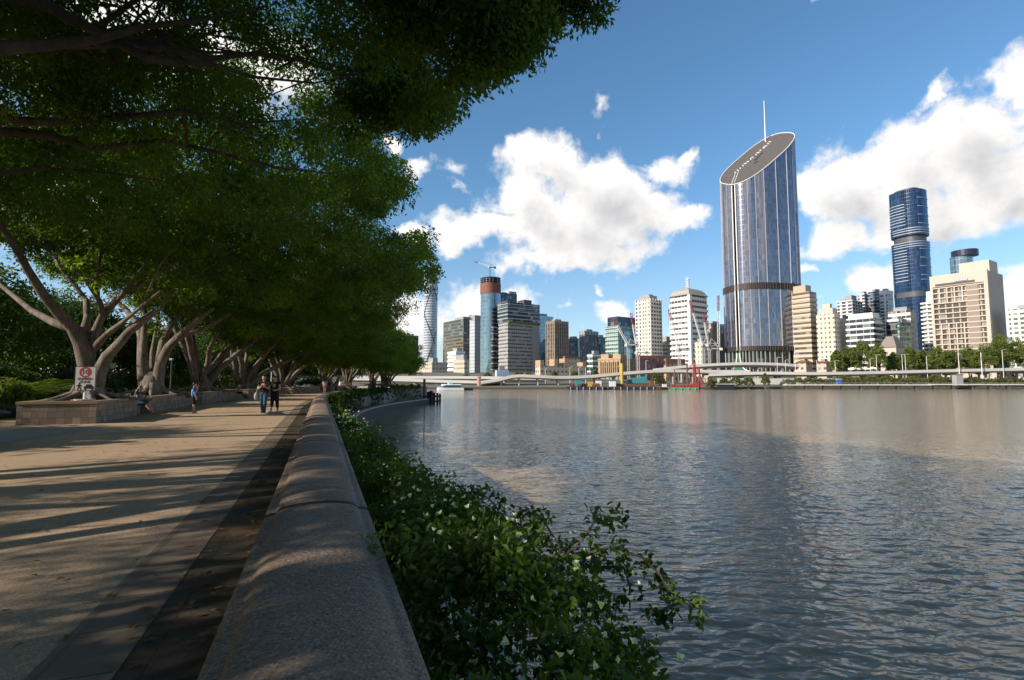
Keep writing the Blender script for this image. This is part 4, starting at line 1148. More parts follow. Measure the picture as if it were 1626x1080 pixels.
# jetty along the right bank
root = thing('river_jetty', at(1420, 612, 276), 'long narrow jetty on short dark piles along the right-hand waterline', 'jetty')
mb = MB()
for (xa, xb, z) in ((1246, 1475, -.25), (1478, 1700, -.05)):
    a, b = at(xa, 608, 277), at(xb, 608, 277); mb.beam((a.x, 277, z), (b.x, 277, z), 3.2, .55)
mb.build('deck', M_par, root)
mb = MB(); x = at(1250, 608, 276.5).x
while x < at(1700, 608, 276).x:
    mb.tube([(x, 276.2, WATER_Z - .6), (x, 276.2, -.45)], .30, 6); mb.tube([(x, 278, WATER_Z - .6), (x, 278, -.45)], .30, 6); x += 9.5
mb.build('piles', M_dgrey, root)
mb = MB(); a, b = at(1246, 606, 275.6), at(1700, 606, 275.6)
for z in (.55, .95): mb.beam((a.x, 275.6, z), (b.x, 275.6, z), .07, .07)
x = a.x
while x < b.x: mb.beam((x, 275.6, -.1), (x, 275.6, 1.0), .08, .08); x += 3
mb.build('handrail', M_steel, root)
root = thing('pump_house', at(1523, 606, 279), 'small dark grey hut standing at the joint of the jetty', 'hut')
p = at(1523, 606, 279.6); mb = MB(); mb.box((p.x, 280.5, 2.2), (3.4, 3, 5.6)); mb.build('hut_wall', M_grey, root)
mb = MB(); mb.box((p.x, 280.5, 5.15), (3.9, 3.5, .3)); mb.build('roof', M_dgrey, root)
# seawall on the far bank
root = thing('bank_seawall', (at(1350, 606, 283).x, 283.2, 0), 'pale stone embankment wall along the far waterline', 'seawall')
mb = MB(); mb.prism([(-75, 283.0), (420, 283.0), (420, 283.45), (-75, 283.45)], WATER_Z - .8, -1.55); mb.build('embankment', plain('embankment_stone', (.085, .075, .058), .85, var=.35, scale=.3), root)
root = thing('bank_wall', (at(1240, 600, 292).x, 292, 0), 'pale retaining wall beneath the expressway right of the mangroves', 'wall')
a, b = at(1140, 600, 292), at(1330, 600, 292); mb = MB(); mb.box(((a.x + b.x) / 2, 292.2, 1.4), (b.x - a.x, .6, 3.2)); mb.build('wall_slab', M_par, root)
mb = MB(); mb.box(((a.x + b.x) / 2, 292.2, 3.1), (b.x - a.x, .9, .22)); mb.build('wall_cap', M_white, root)


def boat_hull(mb, c, L, B, H, bow=.35, rz=0.0, flare=1.15):
    ca, sa = math.cos(rz), math.sin(rz); n = 14; rows = []
    for i in range(n + 1):
        t = i / n; x = (t - .5) * L; wv = 1.0 if t < 1 - bow else math.sqrt(max(0, 1 - ((t - 1 + bow) / bow) ** 2)) * .98 + .02
        hh = H * (1 + .25 * max(0, (t - .6) / .4) ** 2)
        row = [(-B / 2 * wv * flare, hh), (-B / 2 * wv, .0), (-B / 2 * wv * .7, -.5), (B / 2 * wv * .7, -.5), (B / 2 * wv, 0), (B / 2 * wv * flare, hh)]
        rows.append([(c[0] + x * ca - y * sa, c[1] + x * sa + y * ca, c[2] + z) for y, z in row])
    for i in range(n):
        for j in range(6):
            k = (j + 1) % 6; mb.face([rows[i][j], rows[i + 1][j], rows[i + 1][k], rows[i][k]][::-1])
    mb.face(rows[0]); mb.face(rows[-1][::-1])


# ferry
M_fblue = plain('ferry_blue', (.10, .42, .62), .35, var=.08); M_glass = plain('dark_window', (.02, .025, .03), .08)
fc = atz(716, 619.8, WATER_Z); fr0 = thing('ferry', (fc.x, fc.y, WATER_Z), 'white and light blue catamaran ferry under way near the left ramp', 'boat')
rz = R(183)
for o in (-1.9, 1.9): mb = MB(); boat_hull(mb, (fc.x, fc.y + o, WATER_Z + .3), 12.4, 1.5, .75, rz=rz); mb.build('hull', M_white, fr0)
mb = MB(); boat_hull(mb, (fc.x, fc.y, WATER_Z + .95), 12.2, 5.0, .6, rz=rz); mb.build('blue_band', M_fblue, fr0)
mb = MB(); boat_hull(mb, (fc.x + .3, fc.y, WATER_Z + 1.6), 8.6, 4.4, .8, bow=.45, rz=rz, flare=.88); mb.build('cabin_windows', M_glass, fr0)
mb = MB(); boat_hull(mb, (fc.x + .2, fc.y, WATER_Z + 2.45), 9.2, 4.2, .28, bow=.4, rz=rz, flare=.9); mb.build('cabin_roof', M_white, fr0)
mb = MB(); boat_hull(mb, (fc.x - .4, fc.y, WATER_Z + 2.75), 2.6, 2.4, .8, bow=.5, rz=rz, flare=.8); mb.build('wheelhouse', M_fblue, fr0)
mb = MB(); mb.tube([(fc.x, fc.y, WATER_Z + 3.3), (fc.x, fc.y, WATER_Z + 5)], .06, 5); mb.build('mast', M_white, fr0)
mb = MB(); boat_hull(mb, (fc.x + 7.2, fc.y - .6, WATER_Z + .3), 6.0, 2.2, .7, rz=rz); sb = tag(mb.build('pontoon_boat', plain('navy_hull', (.015, .02, .05), .4), loc=(fc.x + 7.2, fc.y, WATER_Z)), 'low dark navy workboat right behind the blue and white ferry', 'boat')

# work barges
M_barge = plain('barge_navy', (.03, .035, .05), .6, var=.3); M_teal = plain('teal_paint', (.05, .24, .26), .5, var=.2, scale=1); M_yel = plain('yellow_paint', (.50, .36, .06), .5, var=.15)
M_rust = plain('rusty_steel', (.17, .08, .05), .85, var=.4, scale=.8); M_gr = plain('green_paint', (.10, .34, .17), .6, var=.2)


def barge(px0, px1, label, m, Y=268, H=1.5, name='work_barge'):
    a, b = at(px0, 617, Y), at(px1, 617, Y); c = (a + b) / 2
    root = thing(name, (c.x, Y, WATER_Z), label, 'barge', 'work barges on the river')
    L = b.x - a.x; mb = MB(); h = H
    q = [(-L / 2, h), (L / 2, h), (L / 2 - 1.2, -.5), (-L / 2 + 1.2, -.5)]
    for y0, y1 in ((-3.5, 3.5),):
        lo = [(c.x + x, Y + y0, WATER_Z + z) for x, z in q]; hi = [(c.x + x, Y + y1, WATER_Z + z) for x, z in q]
        mb.face(lo[::-1]); mb.face(hi)
        for i in range(4): mb.face([lo[i], lo[(i + 1) % 4], hi[(i + 1) % 4], hi[i]])
    mb.build('hull', m, root)
    mb = MB(); k = max(3, int(L / 3))
    for i in range(k):
        x = c.x - L / 2 + L * (i + .5) / k; mb.ring([(x + .45 * math.cos(t), WATER_Z) for t in ()], [], 0, 0) if False else mb.tube([(x, Y - 3.7, WATER_Z + .15), (x, Y - 3.7, WATER_Z + h - .2)], .28, 6)
    mb.build('fenders', M_grey, root)
    return root, c, L


r1, c1, L1 = barge(900, 960, 'dark navy barge with a grimy deck load, leftmost of the barges', M_barge, 266)
mb = MB(); rr = random.Random(4)
for i in range(9): mb.box((c1.x - L1 / 2 + 2 + i * L1 / 10, 266 + rr.uniform(-1, 2), WATER_Z + 1.5 + .6), (1.6, 1.6, rr.uniform(.8, 2.2)))
mb.build('deck_gear', M_rust, r1)
r2, c2, L2 = barge(958, 1040, 'long dark barge with pale fenders carrying teal machinery', M_barge, 268)
mb = MB(); mb.box((c2.x + 1, 269, WATER_Z + 2.2), (L2 * .7, 3, 1.2)); mb.build('deck_house', M_rust, r2)
for (px, w_, h_, m_, lab) in ((918, 3.2, 3.4, M_teal, 'teal container on the leftmost navy barge'), (937, 2.4, 2.6, M_yel, 'yellow generator box on the leftmost navy barge'), (950, 2.6, 3.0, M_white, 'small white site cabin on the leftmost navy barge'), (972, 3.0, 2.8, M_white, 'white site cabin at the left end of the long dark barge'), (1034, 2.2, 3.0, M_rust, 'rusty steel box at the right end of the long dark barge')):
    p = at(px, 606, 267); z_ = WATER_Z + 1.5; r_ = thing('deck_cabin', (p.x, 267, z_), lab, 'cabin', 'boxes and cabins on the barges'); mb = MB(); mb.box((p.x, 266.3, z_ + h_ / 2 + .02), (w_, 2.2, h_)); mb.build('cabin_wall', m_, r_); mb = MB(); mb.box((p.x, 266.3, z_ + h_ + .12), (w_ + .3, 2.5, .2)); mb.build('cabin_roof', M_dgrey, r_)
p = at(1014, 603, 269)
ex = thing('drill_rig', (p.x, 269.5, WATER_Z + 2.8), 'teal blue drilling machine sitting on the long dark barge', 'machine')
mb = MB(); mb.box((p.x, 269.5, WATER_Z + 4.6), (8.0, 2.6, 2.6)); mb.box((p.x + 2.5, 269.5, WATER_Z + 6.1), (3, 2.2, .9)); mb.build('engine_house', M_teal, ex)
mb = MB(); mb.box((p.x - 4.6, 269.2, WATER_Z + 4.0), (2.0, 2.2, 2.2)); mb.build('cab', M_glass, ex)
mb = MB(); mb.beam((p.x - 5, 269.4, WATER_Z + 3.6), (p.x - 16, 269.4, WATER_Z + 4.9), .8, .9); mb.build('boom', M_teal, ex)
mb = MB(); mb.box((p.x, 268.4, WATER_Z + 3.0), (6, .7, .6)); mb.box((p.x, 270.6, WATER_Z + 3.0), (6, .7, .6)); mb.build('tracks', M_dgrey, ex)
p = at(988, 607, 268); t_ = at(988, 577, 268)
mb = MB(); mb.tube([(p.x, 268.5, WATER_Z - .6), (p.x, 268.5, t_.z)], [.75, .75], 10); mb.box((p.x, 268.5, WATER_Z + 2.4), (1.9, 1.9, .5)); tag(mb.build('spud_pile', M_yel, loc=(p.x, 268.5, WATER_Z)), 'upright yellow steel spud pile rising from the long dark barge', 'pile')
r3, c3, L3 = barge(1062, 1106, 'green-edged barge that carries the bright red crane', M_gr, 266, H=1.1)
mb = MB()
for i in range(6): mb.box((c3.x - 5 + i * 1.7, 266.5, WATER_Z + 1.8), (1.2, 1.4, rr.uniform(.8, 1.6)))
mb.build('deck_gear', M_red, r3)
rc = thing('crawler_crane', (at(1106, 612, 267).x, 267, WATER_Z + 1.1), 'bright red lattice crane with A-shaped legs on the green-edged barge', 'crane')
mb = MB(); zt = at(1102, 574, 267).z
for (xb, xt) in ((1100.5, 1101.5), (1106, 1103.5), (1117, 1107.5)):
    for y in (266.2, 268.2):
        a = at(xb, 614, y); b = at(xt, 576 if xb < 1110 else 584, y); mb.beam((a.x, y, WATER_Z + 1.1), (b.x, 267.2, b.z), .34, .34)
for k in range(8):
    z = WATER_Z + 2 + k * 1.35; a = at(1100.8, 606, 267).x; b = at(1106 - k * .25, 606, 267).x; mb.beam((a, 267.2, z), (b, 267.2, z + .9), .25, .25)
    if k < 6: b2 = at(1116.5 - k * 1.6, 606, 267).x; mb.beam((b, 267.2, z), (b2, 267.2, z + .5), .22, .22)
mb.build('lattice_legs', M_red, rc)
mb = MB(); x = at(1103, 606, 267).x; mb.box((x, 267, WATER_Z + 2.2), (3.6, 2.6, 2.0)); mb.build('machine_house', M_red, rc)
mb = MB(); mb.tube([(at(1102, 606, 267).x, 267.2, zt), (at(1092, 606, 267).x, 267.2, zt - 5)], .12, 5); mb.build('hoist_rope', M_dgrey, rc)
for (px, top, r, lab) in ((1071.5, 588, .22, 'thin dark piling post standing in the river left of the red crane'), (1091.5, 577, .38, 'tall thick rusty pile beside the red crane'), (1111, 582, .26, 'slim rusty pile just right of the red crane')):
    p = at(px, 606, 270); mb = MB(); z = at(px, top, 270).z; mb.tube([(p.x, 270, WATER_Z - .6), (p.x, 270, z)], r, 8); mb.box((p.x, 270, z - .3), (r * 2.6, r * 2.6, .5)); tag(mb.build('steel_pile', M_rust, loc=(p.x, 270, WATER_Z)), lab, 'pile')
for (px, lab) in ((1057, 'orange-and-white small workboat between the barges'),):
    p = at(px, 616, 272); r_ = thing('workboat', (p.x, 272, WATER_Z), lab, 'boat'); mb = MB(); boat_hull(mb, (p.x, 272, WATER_Z + .3), 7, 2.2, .9); mb.build('hull', M_redbrown, r_); mb = MB(); mb.box((p.x - .6, 272, WATER_Z + 1.9), (2, 1.5, 1.5)); mb.build('cabin', M_white, r_)
p = at(1152, 612, 272); r_ = thing('moored_boat', (p.x, 272, WATER_Z), 'white flat-topped boat with a dark hull moored beside the mangroves', 'boat')
mb = MB(); boat_hull(mb, (p.x, 272, WATER_Z + .3), 12, 3, 1.1); mb.build('hull', M_barge, r_)
mb = MB(); mb.box((p.x, 272, WATER_Z + 2.0), (8, 2.4, 1.2)); mb.build('cabin', M_glass, r_); mb = MB(); mb.box((p.x, 272, WATER_Z + 2.75), (9.5, 3, .25)); mb.build('cabin_roof', M_white, r_)

# lamp posts along the expressway
def far_lamp(px, top, Y, zb, label, arm=1.6):
    p = at(px, 600, Y); z = at(px, top, Y).z
    root = thing('street_lamp', (p.x, Y, zb), label, 'street lamp', 'lamp posts along the far expressway')
    mb = MB(); mb.tube([(p.x, Y, zb), (p.x, Y, z)], [.17, .10], 6); mb.tube([(p.x, Y, z - .1), (p.x + arm * .5, Y - .2, z + .25), (p.x + arm, Y - .4, z + .2)], .07, 5); pl_ = mb.build('pole', M_white, root)
    mb = MB(); mb.box((p.x + arm + .2, Y - .45, z + .15), (.9, .4, .16)); mb.build('lamp_head', M_steel, pl_)


LL = {1237: 'lamp post in front of the slanted tower near its right base', 1246: 'double-armed looking lamp post at the right base of the slanted tower', 1262: 'tall white lamp post at the right corner of the slanted tower'}
for (px, top, lab) in ((1235, 568, 'short white lamp post before the slanted tower, left one of the pair at its base'), (1248, 572, 'white lamp post before the lobby of the slanted tower, right one of the pair'), (1263.5, 548, 'tallest white lamp post, standing at the right corner of the slanted tower'),
                       (1298, 572, 'lamp post in front of the red-tiled houses'), (1327, 573, 'lamp post left of the first big park tree'), (1383, 570, 'thin lamp post left of the pyramid-roofed hall'), (1393, 564, 'lamp post directly below the pyramid-roofed hall'),
                       (1434, 563, 'left post of the close pair before the park trees'), (1439, 563, 'right post of the close pair before the park trees'), (1473, 566, 'lamp post below the stepped balcony block'), (1594, 556, 'lamp post near the right frame edge before the dark trees')):
    far_lamp(px, top, 297, -.5, lab)
for (px, top, lab) in ((1524, 560, 'tall post with a dark box sign below the large hotel'), (1560, 560, 'post carrying a dark banner right of the large hotel podium')):
    p = at(px, 600, 296); z = at(px, top, 296).z; root = thing('sign_post', (p.x, 296, 0), lab, 'post'); mb = MB(); mb.tube([(p.x, 296, -.5), (p.x, 296, z)], .2, 6); mb.build('pole', M_white, root)
    mb = MB(); mb.box((p.x + .5, 295.7, z - 3.2), (1.3, .2, 2.2)); mb.build('sign_panel', M_dgrey, root)
for (px, top, lab) in ((866, 585, 'thin lamp post at the left end of the cream terrace'), (905, 583, 'thin lamp post in front of the cream terrace'), (919, 584, 'thin lamp post at the right end of the cream terrace'), (930, 583, 'thin lamp post left of the columned sandstone hall'), (1026, 573, 'lamp post before the maroon brick building')):
    far_lamp(px, top, 310, 0, lab, 1.0)
# small blue kiosk with an orange top, and a marker post on the jetty
p = at(1328, 604, 279); r_ = thing('kiosk', (p.x, 279, 0), 'small blue panel kiosk beside the mangroves on the jetty', 'kiosk'); mb = MB(); mb.box((p.x, 277, 1.3), (2.2, 1.4, 2.6)); mb.build('panel', plain('kiosk_blue', (.03, .14, .42), .5), r_); mb = MB(); mb.box((p.x, 277, 2.72), (2.6, 1.8, .25)); mb.build('roof', M_white, r_)
p = at(716, 600, 290); mb = MB(); q = at(760.5, 600, 290); mb.tube([(q.x, 290, WATER_Z - .5), (q.x, 290, at(760, 600, 290).z + .4)], 1.0, 10); mb.tube([(q.x, 290, at(760, 600, 290).z + .4), (q.x, 290, at(760, 600, 290).z + .7)], 1.3, 10); tag(mb.build('ramp_pylon', plain('salmon_concrete', (.50, .27, .20), .7), loc=(q.x, 290, 0)), 'short salmon-coloured round pylon at the left end of the white ramp', 'pylon')
# ================================================================== TREES AND SHRUBS
M_leaf = foliage('fig_leaf', (.034, .064, .012), (.145, .20, .034), .54)
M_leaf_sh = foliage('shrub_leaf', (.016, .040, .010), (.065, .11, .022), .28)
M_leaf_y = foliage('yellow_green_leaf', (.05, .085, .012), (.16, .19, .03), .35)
M_leaf_far = foliage('park_tree_leaf', (.065, .10, .022), (.20, .23, .055), .25)
M_leaf_olive = foliage('mangrove_leaf', (.07, .085, .025), (.21, .21, .075), .25)
M_bougain = foliage('bougainvillea_leaf', (.026, .055, .010), (.115, .175, .030), .35, .4)
M_bract = foliage('white_bract', (.62, .64, .58), (.80, .80, .76), .35, .6)
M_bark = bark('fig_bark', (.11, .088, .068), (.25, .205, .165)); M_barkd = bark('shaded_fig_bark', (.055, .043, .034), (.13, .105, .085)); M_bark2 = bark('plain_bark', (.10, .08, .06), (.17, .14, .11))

SKY_EDGE = [(-400, 985), (0, 940), (18, 985), (30, 890), (50, 858), (80, 850), (110, 825), (138, 745), (150, 745), (165, 742), (190, 722), (205, 690), (212, 604), (228, 582), (244, 628), (270, 652), (300, 662), (320, 640), (340, 612), (362, 610), (375, 690), (430, 710), (455, 684), (490, 645), (510, 628), (525, 632), (545, 660), (570, 668), (592, 660), (606, 655), (640, 640)]
_sy = np.array([a for a, _ in SKY_EDGE], float); _sx = np.array([b for _, b in SKY_EDGE], float)
GAPS = [(706, 62, 14, 38), (702, 28, 8, 12), (690, 100, 8, 10), (135, 22, 24, 2), (215, 28, 14, 3), (345, 80, 10, 2), (458, 150, 9, 14), (420, 108, 8, 3)]


def in_sky(P, margin=6.0):
    """true where a clump would stand in the part of the sky that is open above the river"""
    x, y = proj(P); p0, p1, p2 = P[:, 0], P[:, 1], P[:, 2]
    x = x + 8 * np.sin(2.9 * p0 + 1.7 * p2 + y * .045) + 8 * np.sin(5.3 * p1 - 3.1 * p2 + y * .11); y = y + 9 * np.sin(3.7 * p0 + 2.3 * p1 + x * .06)
    edge = np.interp(np.nan_to_num(y, nan=0), _sy, _sx)
    bad = np.isfinite(x) & (x > edge - margin) & (y > -350) & (y < 640)
    for (gx, gy, rx, ry) in GAPS: bad |= np.isfinite(x) & ((((x - gx) / (rx + margin)) ** 2 + ((y - gy) / (ry + margin)) ** 2) < 1)
    return bad


def leaf_object(name, C, A, Nn, L, Wd, tone, m, parent, shape='diamond'):
    """one mesh of leaves: centres, axes, normals, lengths, widths, tone per leaf"""
    n = len(C); B = np.cross(Nn, A); B /= np.linalg.norm(B, axis=1, keepdims=True) + 1e-9
    L = L[:, None]; Wd = Wd[:, None]; org = np.array(ORG[parent.name])
    if shape == 'diamond':
        V = np.stack([C - A * L * .5, C + B * Wd * .5 + Nn * Wd * .12 - A * L * .05, C + A * L * .5 - Nn * L * .08, C - B * Wd * .5 + Nn * Wd * .12 - A * L * .05], 1); k = 4
        Fq = np.arange(n * 4).reshape(n, 4)
    else:  # pointed oval of two folded halves
        V = np.stack([C - A * L * .5, C + B * Wd * .46 - A * L * .18 + Nn * Wd * .16, C + B * Wd * .36 + A * L * .18 + Nn * Wd * .12, C + A * L * .5 - Nn * L * .12,
                      C - B * Wd * .36 + A * L * .18 + Nn * Wd * .12, C - B * Wd * .46 - A * L * .18 + Nn * Wd * .16], 1); k = 6
        b = np.arange(n)[:, None] * 6
        Fq = np.concatenate([b + np.array([[0, 1, 2, 3]]), b + np.array([[0, 3, 4, 5]])], 1).reshape(-1, 4)
    V = (V - org).reshape(-1, 3)
    me = bpy.data.meshes.new(name)
    me.vertices.add(len(V)); me.vertices.foreach_set('co', V.ravel().astype(np.float32))
    me.loops.add(Fq.size); me.loops.foreach_set('vertex_index', Fq.ravel().astype(np.int32))
    me.polygons.add(len(Fq)); me.polygons.foreach_set('loop_start', np.arange(0, Fq.size, 4, dtype=np.int32))
    at_ = me.attributes.new('tone', 'FLOAT', 'FACE'); at_.data.foreach_set('value', np.repeat(tone, len(Fq) // n).astype(np.float32))
    me.materials.append(m); me.update(); me.validate()
    o = bpy.data.objects.new(name, me); col.objects.link(o); o.parent = parent; ORG[o.name] = ORG[parent.name]
    return o


def unit(v): return v / (np.linalg.norm(v, axis=-1, keepdims=True) + 1e-9)


def clump_leaves(cen, rad, per, L, Wd, g, flat=.6, droop=.5, tone_c=None):
    """leaves scattered in soft ellipsoids round the clump centres"""
    n = len(cen); C = np.repeat(cen, per, 0); r = np.repeat(np.broadcast_to(rad, (n,)), per)
    d = unit(g.normal(size=(n * per, 3))) * (g.random((n * per, 1)) ** .45); off = d * r[:, None]; off[:, 2] *= flat
    P = C + off
    A = unit(d * .7 + g.normal(size=P.shape) * .6 + np.array([0, 0, -droop])); Nn = unit(np.cross(A, unit(g.normal(size=P.shape))) + np.array([0, 0, .7]))
    Nn = unit(Nn - A * (Nn * A).sum(1, keepdims=True))
    tc = g.random(n) if tone_c is None else tone_c
    tone = np.clip(np.repeat(tc, per) * .72 + g.random(n * per) * .28, 0, 1)
    return P, A, Nn, L * g.uniform(.7, 1.25, n * per), Wd * g.uniform(.75, 1.2, n * per), tone


def bez(a, b, c, n):
    return [a * (1 - t) ** 2 + b * (2 * t * (1 - t)) + c * t * t for t in [i / n for i in range(n + 1)]]


def wob(pts, amp, rr):
    return [p if i in (0, ) else p + Vector((rr.uniform(-amp, amp), rr.uniform(-amp, amp), rr.uniform(-amp, amp))) for i, p in enumerate(pts)]


def fig_tree(s, l, label, seed, H=13.5, RR=15, RL=7.5, zin=6.5, zR=4.2, zL=8.0, nclump=1500, per=110, leaf=(.13, .06), trunk_r=.48, limbs=None, twigs=True, base_z=.74, filt=True, extra=None, crad=.75, P0=None, dark=False):
    rr = random.Random(seed); g = np.random.default_rng(seed)
    if P0 is None: P0 = sl(s, l, base_z)
    _, nl = fr(s); right = -nl; fwd = Vector((nl.y, -nl.x, 0))
    root = thing('fig_tree', P0, label, 'tree', 'fig trees along the promenade')
    # crown envelope in (right, forward) coordinates
    def Rad(a):
        c = math.cos(a)           # +1 towards the river
        base = RL + (RR - RL) * max(0, (c + .55) / 1.55) ** .8
        return base * (1 + .10 * math.sin(3 * a + seed) + .07 * math.sin(7 * a + 2 * seed))
    def ztop(q, a): return H - (H - (zR + 2.2 if math.cos(a) > 0 else zL + 1.5)) * q ** 2.6
    def zbot(q, a):
        c = math.cos(a); ze = zR if c > 0 else zL; return zin + (ze - zin) * q ** 1.3 - .5 * math.sin(q * 3.1)
    def W(a, q, z): return Vector((P0.x, P0.y, 0)) + right * (math.cos(a) * Rad(a) * q) + fwd * (math.sin(a) * Rad(a) * q) + Vector((0, 0, z))
    # ---- trunk, limbs, branches
    mb = MB(); fork = P0 + Vector((0, 0, 1.7)); tr = trunk_r
    tp_ = 1.0 if limbs else 1.1
    mb.tube([P0 - Vector((0, 0, .3)), P0 + Vector((0, 0, .12)), P0 + Vector((0, 0, .5)), P0 + Vector((0, 0, tp_ * .75)), P0 + Vector((0, 0, tp_)), P0 + Vector((0, 0, tp_ + .25))], [tr * 1.7, tr * 1.45, tr * 1.12, tr, tr * .75, tr * .25], 12)
    for k in range(8):
        a = k * .785 + rr.uniform(-.3, .3); d = Vector((math.cos(a), math.sin(a), 0)); ln = rr.uniform(1.0, 2.0)
        mb.tube([P0 + d * tr * .5 + Vector((0, 0, .75)), P0 + d * tr * 1.15 + Vector((0, 0, .22)), P0 + d * (tr * 1.2 + ln * .5) + Vector((0, 0, .05)), P0 + d * (tr + ln) - Vector((0, 0, .03))], [tr * .42, tr * .34, tr * .16, .03], 7)
    ends = []; prim = []
    if limbs:
        for pts, r0 in limbs: prim.append(([Vector(p) for p in pts], r0))
    else:
        n = rr.choice((7, 8)); a0 = rr.uniform(0, 6.28)
        for i in range(n):
            a = a0 + 6.283 * i / n + rr.uniform(-.25, .25); q = rr.uniform(.55, .75); tgt = W(a, q, zbot(q, a) + rr.uniform(1.0, 3.2))
            sa_ = a + rr.uniform(-.5, .5); st = P0 + Vector((math.cos(sa_) * tr * .55, math.sin(sa_) * tr * .55, rr.uniform(-.1, .5)))
            ctl = st + Vector((math.cos(rr.uniform(0, 6)), math.sin(rr.uniform(0, 6)), 0)) * .3 + (tgt - st) * .30 + Vector((0, 0, (tgt.z - st.z) * .42))
            prim.append((wob(bez(st, ctl, tgt, 9), .12, rr), tr * rr.uniform(.42, .60)))
    nodes = []
    for pts, r0 in prim:
        k = len(pts); rad = [r0 * (1 - (.93 if dark else .76) * (i / (k - 1)) ** .8) for i in range(k)]; mb.tube(pts, rad, 9)
        for j in range(4 if dark else 6):
            t = rr.uniform(.30, .98); i = min(k - 2, int(t * (k - 1))); p = pts[i].lerp(pts[i + 1], t * (k - 1) - i); r = rad[i] * .62
            rel = p - Vector((P0.x, P0.y, 0)); a = math.atan2(rel.dot(fwd), rel.dot(right)) + rr.uniform(-.75, .75); rq = math.hypot(rel.dot(fwd), rel.dot(right)) / Rad(a)
            q = min(.97, rq + rr.uniform(.18, .45)); zb, zt = zbot(q, a), ztop(q, a); tgt = W(a, q, zb + (zt - zb) * rr.uniform(.15, .8))
            if filt and in_sky(np.array([tuple(tgt)]), 12)[0]: continue
            if abs(tgt.z - p.z) > 1.1 * math.hypot(tgt.x - p.x, tgt.y - p.y) or (tgt - p).length > 6.5: continue
            mid = (p + tgt) / 2 + Vector((rr.uniform(-.6, .6), rr.uniform(-.6, .6), rr.uniform(.0, 1.0)))
            b = wob(bez(p, mid, tgt, 6), .14, rr); mb.tube(b, [max(.014, r * .85 * (1 - .85 * i / 6)) for i in range(7)], 6); nodes.append((b, r)); ends += [b[3], b[4], b[5], b[6]]
            if twigs:
                for m_ in range(5):
                    t2 = rr.uniform(.25, 1); i2 = min(5, int(t2 * 6)); p2 = b[i2].lerp(b[i2 + 1], t2 * 6 - i2)
                    e = p2 + Vector((rr.uniform(-1.9, 1.9), rr.uniform(-1.9, 1.9), rr.uniform(-.5, 1.2)))
                    if filt and in_sky(np.array([tuple(e)]), 6)[0]: continue
                    tw = wob(bez(p2, (p2 + e) / 2 + Vector((0, 0, .3)), e, 3), .07, rr); mb.tube(tw, [.024, .017, .011, .006], 5); ends.append(e)
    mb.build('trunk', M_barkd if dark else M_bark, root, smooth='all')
    # ---- crown
    cs = []
    a = g.uniform(0, 2 * math.pi, nclump * 3); q = np.sqrt(g.random(nclump * 3)); 
    for ai, qi in zip(a, q):
        if g.random() > .35 + .65 * (Rad(ai) / max(RR, RL)) ** 2: continue
        zt, zb = ztop(qi, ai), zbot(qi, ai); u = g.random()
        if u < .50: z = zt - abs(g.normal(0, .9))
        elif u < .78: z = zb + abs(g.normal(0, .8))
        else: z = g.uniform(zb, zt)
        z += .8 * math.sin(ai * 5 + qi * 9 + seed) * .6
        cs.append(tuple(W(ai, qi, z)))
        if len(cs) >= nclump: break
    cs = np.array(cs + [tuple(e) for e in ends])
    nb_ = len(cs)
    if extra is not None: cs = np.concatenate([cs, np.array(extra)])
    isx = np.arange(len(cs)) >= nb_
    if filt:
        dep = np.maximum(2, np.linalg.norm(cs - np.array([0, 0, CAMZ]), axis=1)); kp = ~in_sky(cs, np.where(isx, np.clip(F * .3 / dep, 4, 14), np.clip(F * crad * .8 / dep, 4, 34))); cs = cs[kp]; isx = isx[kp]
    x, y, z = cs.T
    tc = np.clip(.5 + .5 * np.sin(x * 1.1 + seed) * np.cos(y * .9) + g.normal(0, .25, len(cs)), 0, 1)
    data = clump_leaves(cs, np.where(isx, min(.5, crad), crad) * g.uniform(.7, 1.25, len(cs)), per, leaf[0], leaf[1], g, .62, .45, tc)
    # keep leaves away from the lens
    dcam = np.linalg.norm(data[0] - np.array([0, 0, CAMZ]), axis=1); data = [d[dcam > 3.2] for d in data]
    leaf_object('crown', *data, M_leaf, root)
    return root


def px_limbs(P0, lst):
    """limbs sketched as (px, py, depth) polylines starting at the fork"""
    return [([at(*p) for p in pts], r) for pts, r in lst]


def px_fill(lst, seed):
    g = np.random.default_rng(seed); out = []
    for (x0, y0, x1, y1, n, Y, sp) in lst:
        for i in range(n): p = at(g.uniform(min(x0, x1), max(x0, x1)), g.uniform(min(y0, y1), max(y0, y1)), Y + g.normal(0, .8)); out.append((p.x, p.y, p.z))
    return out


fill0 = px_fill([(560, 60, 700, 190, 60, 11, 0), (640, 130, 730, 205, 34, 11, 0), (540, 150, 690, 215, 30, 11.5, 0)], 1)
fill1 = px_fill([(560, 215, 640, 330, 40, 21, 0), (600, 245, 680, 325, 40, 22, 0)], 2)
fill3 = px_fill([(600, 335, 665, 470, 30, 37, 0), (640, 378, 700, 462, 26, 38, 0), (560, 450, 640, 540, 30, 40, 0)], 3)
fig_tree(-6, 9, 'unseen fig tree added behind the viewer to shade the near path', 17, H=14, RR=10, RL=9, zR=5.5, zL=3.5, zin=6, nclump=1700, per=80, leaf=(.26, .12), base_z=0, filt=False, twigs=False)  # unseen tree added to keep sun off the foreground
fig_tree(8.5, 14.5, 'unseen tall fig tree added beyond the left frame edge to shade the near water', 19, H=15.5, RR=9, RL=8, zR=10, zL=10, zin=9.8, nclump=1100, per=60, leaf=(.26, .12), base_z=.2, twigs=False)  # unseen high crown added to close sunlit gaps on the near water
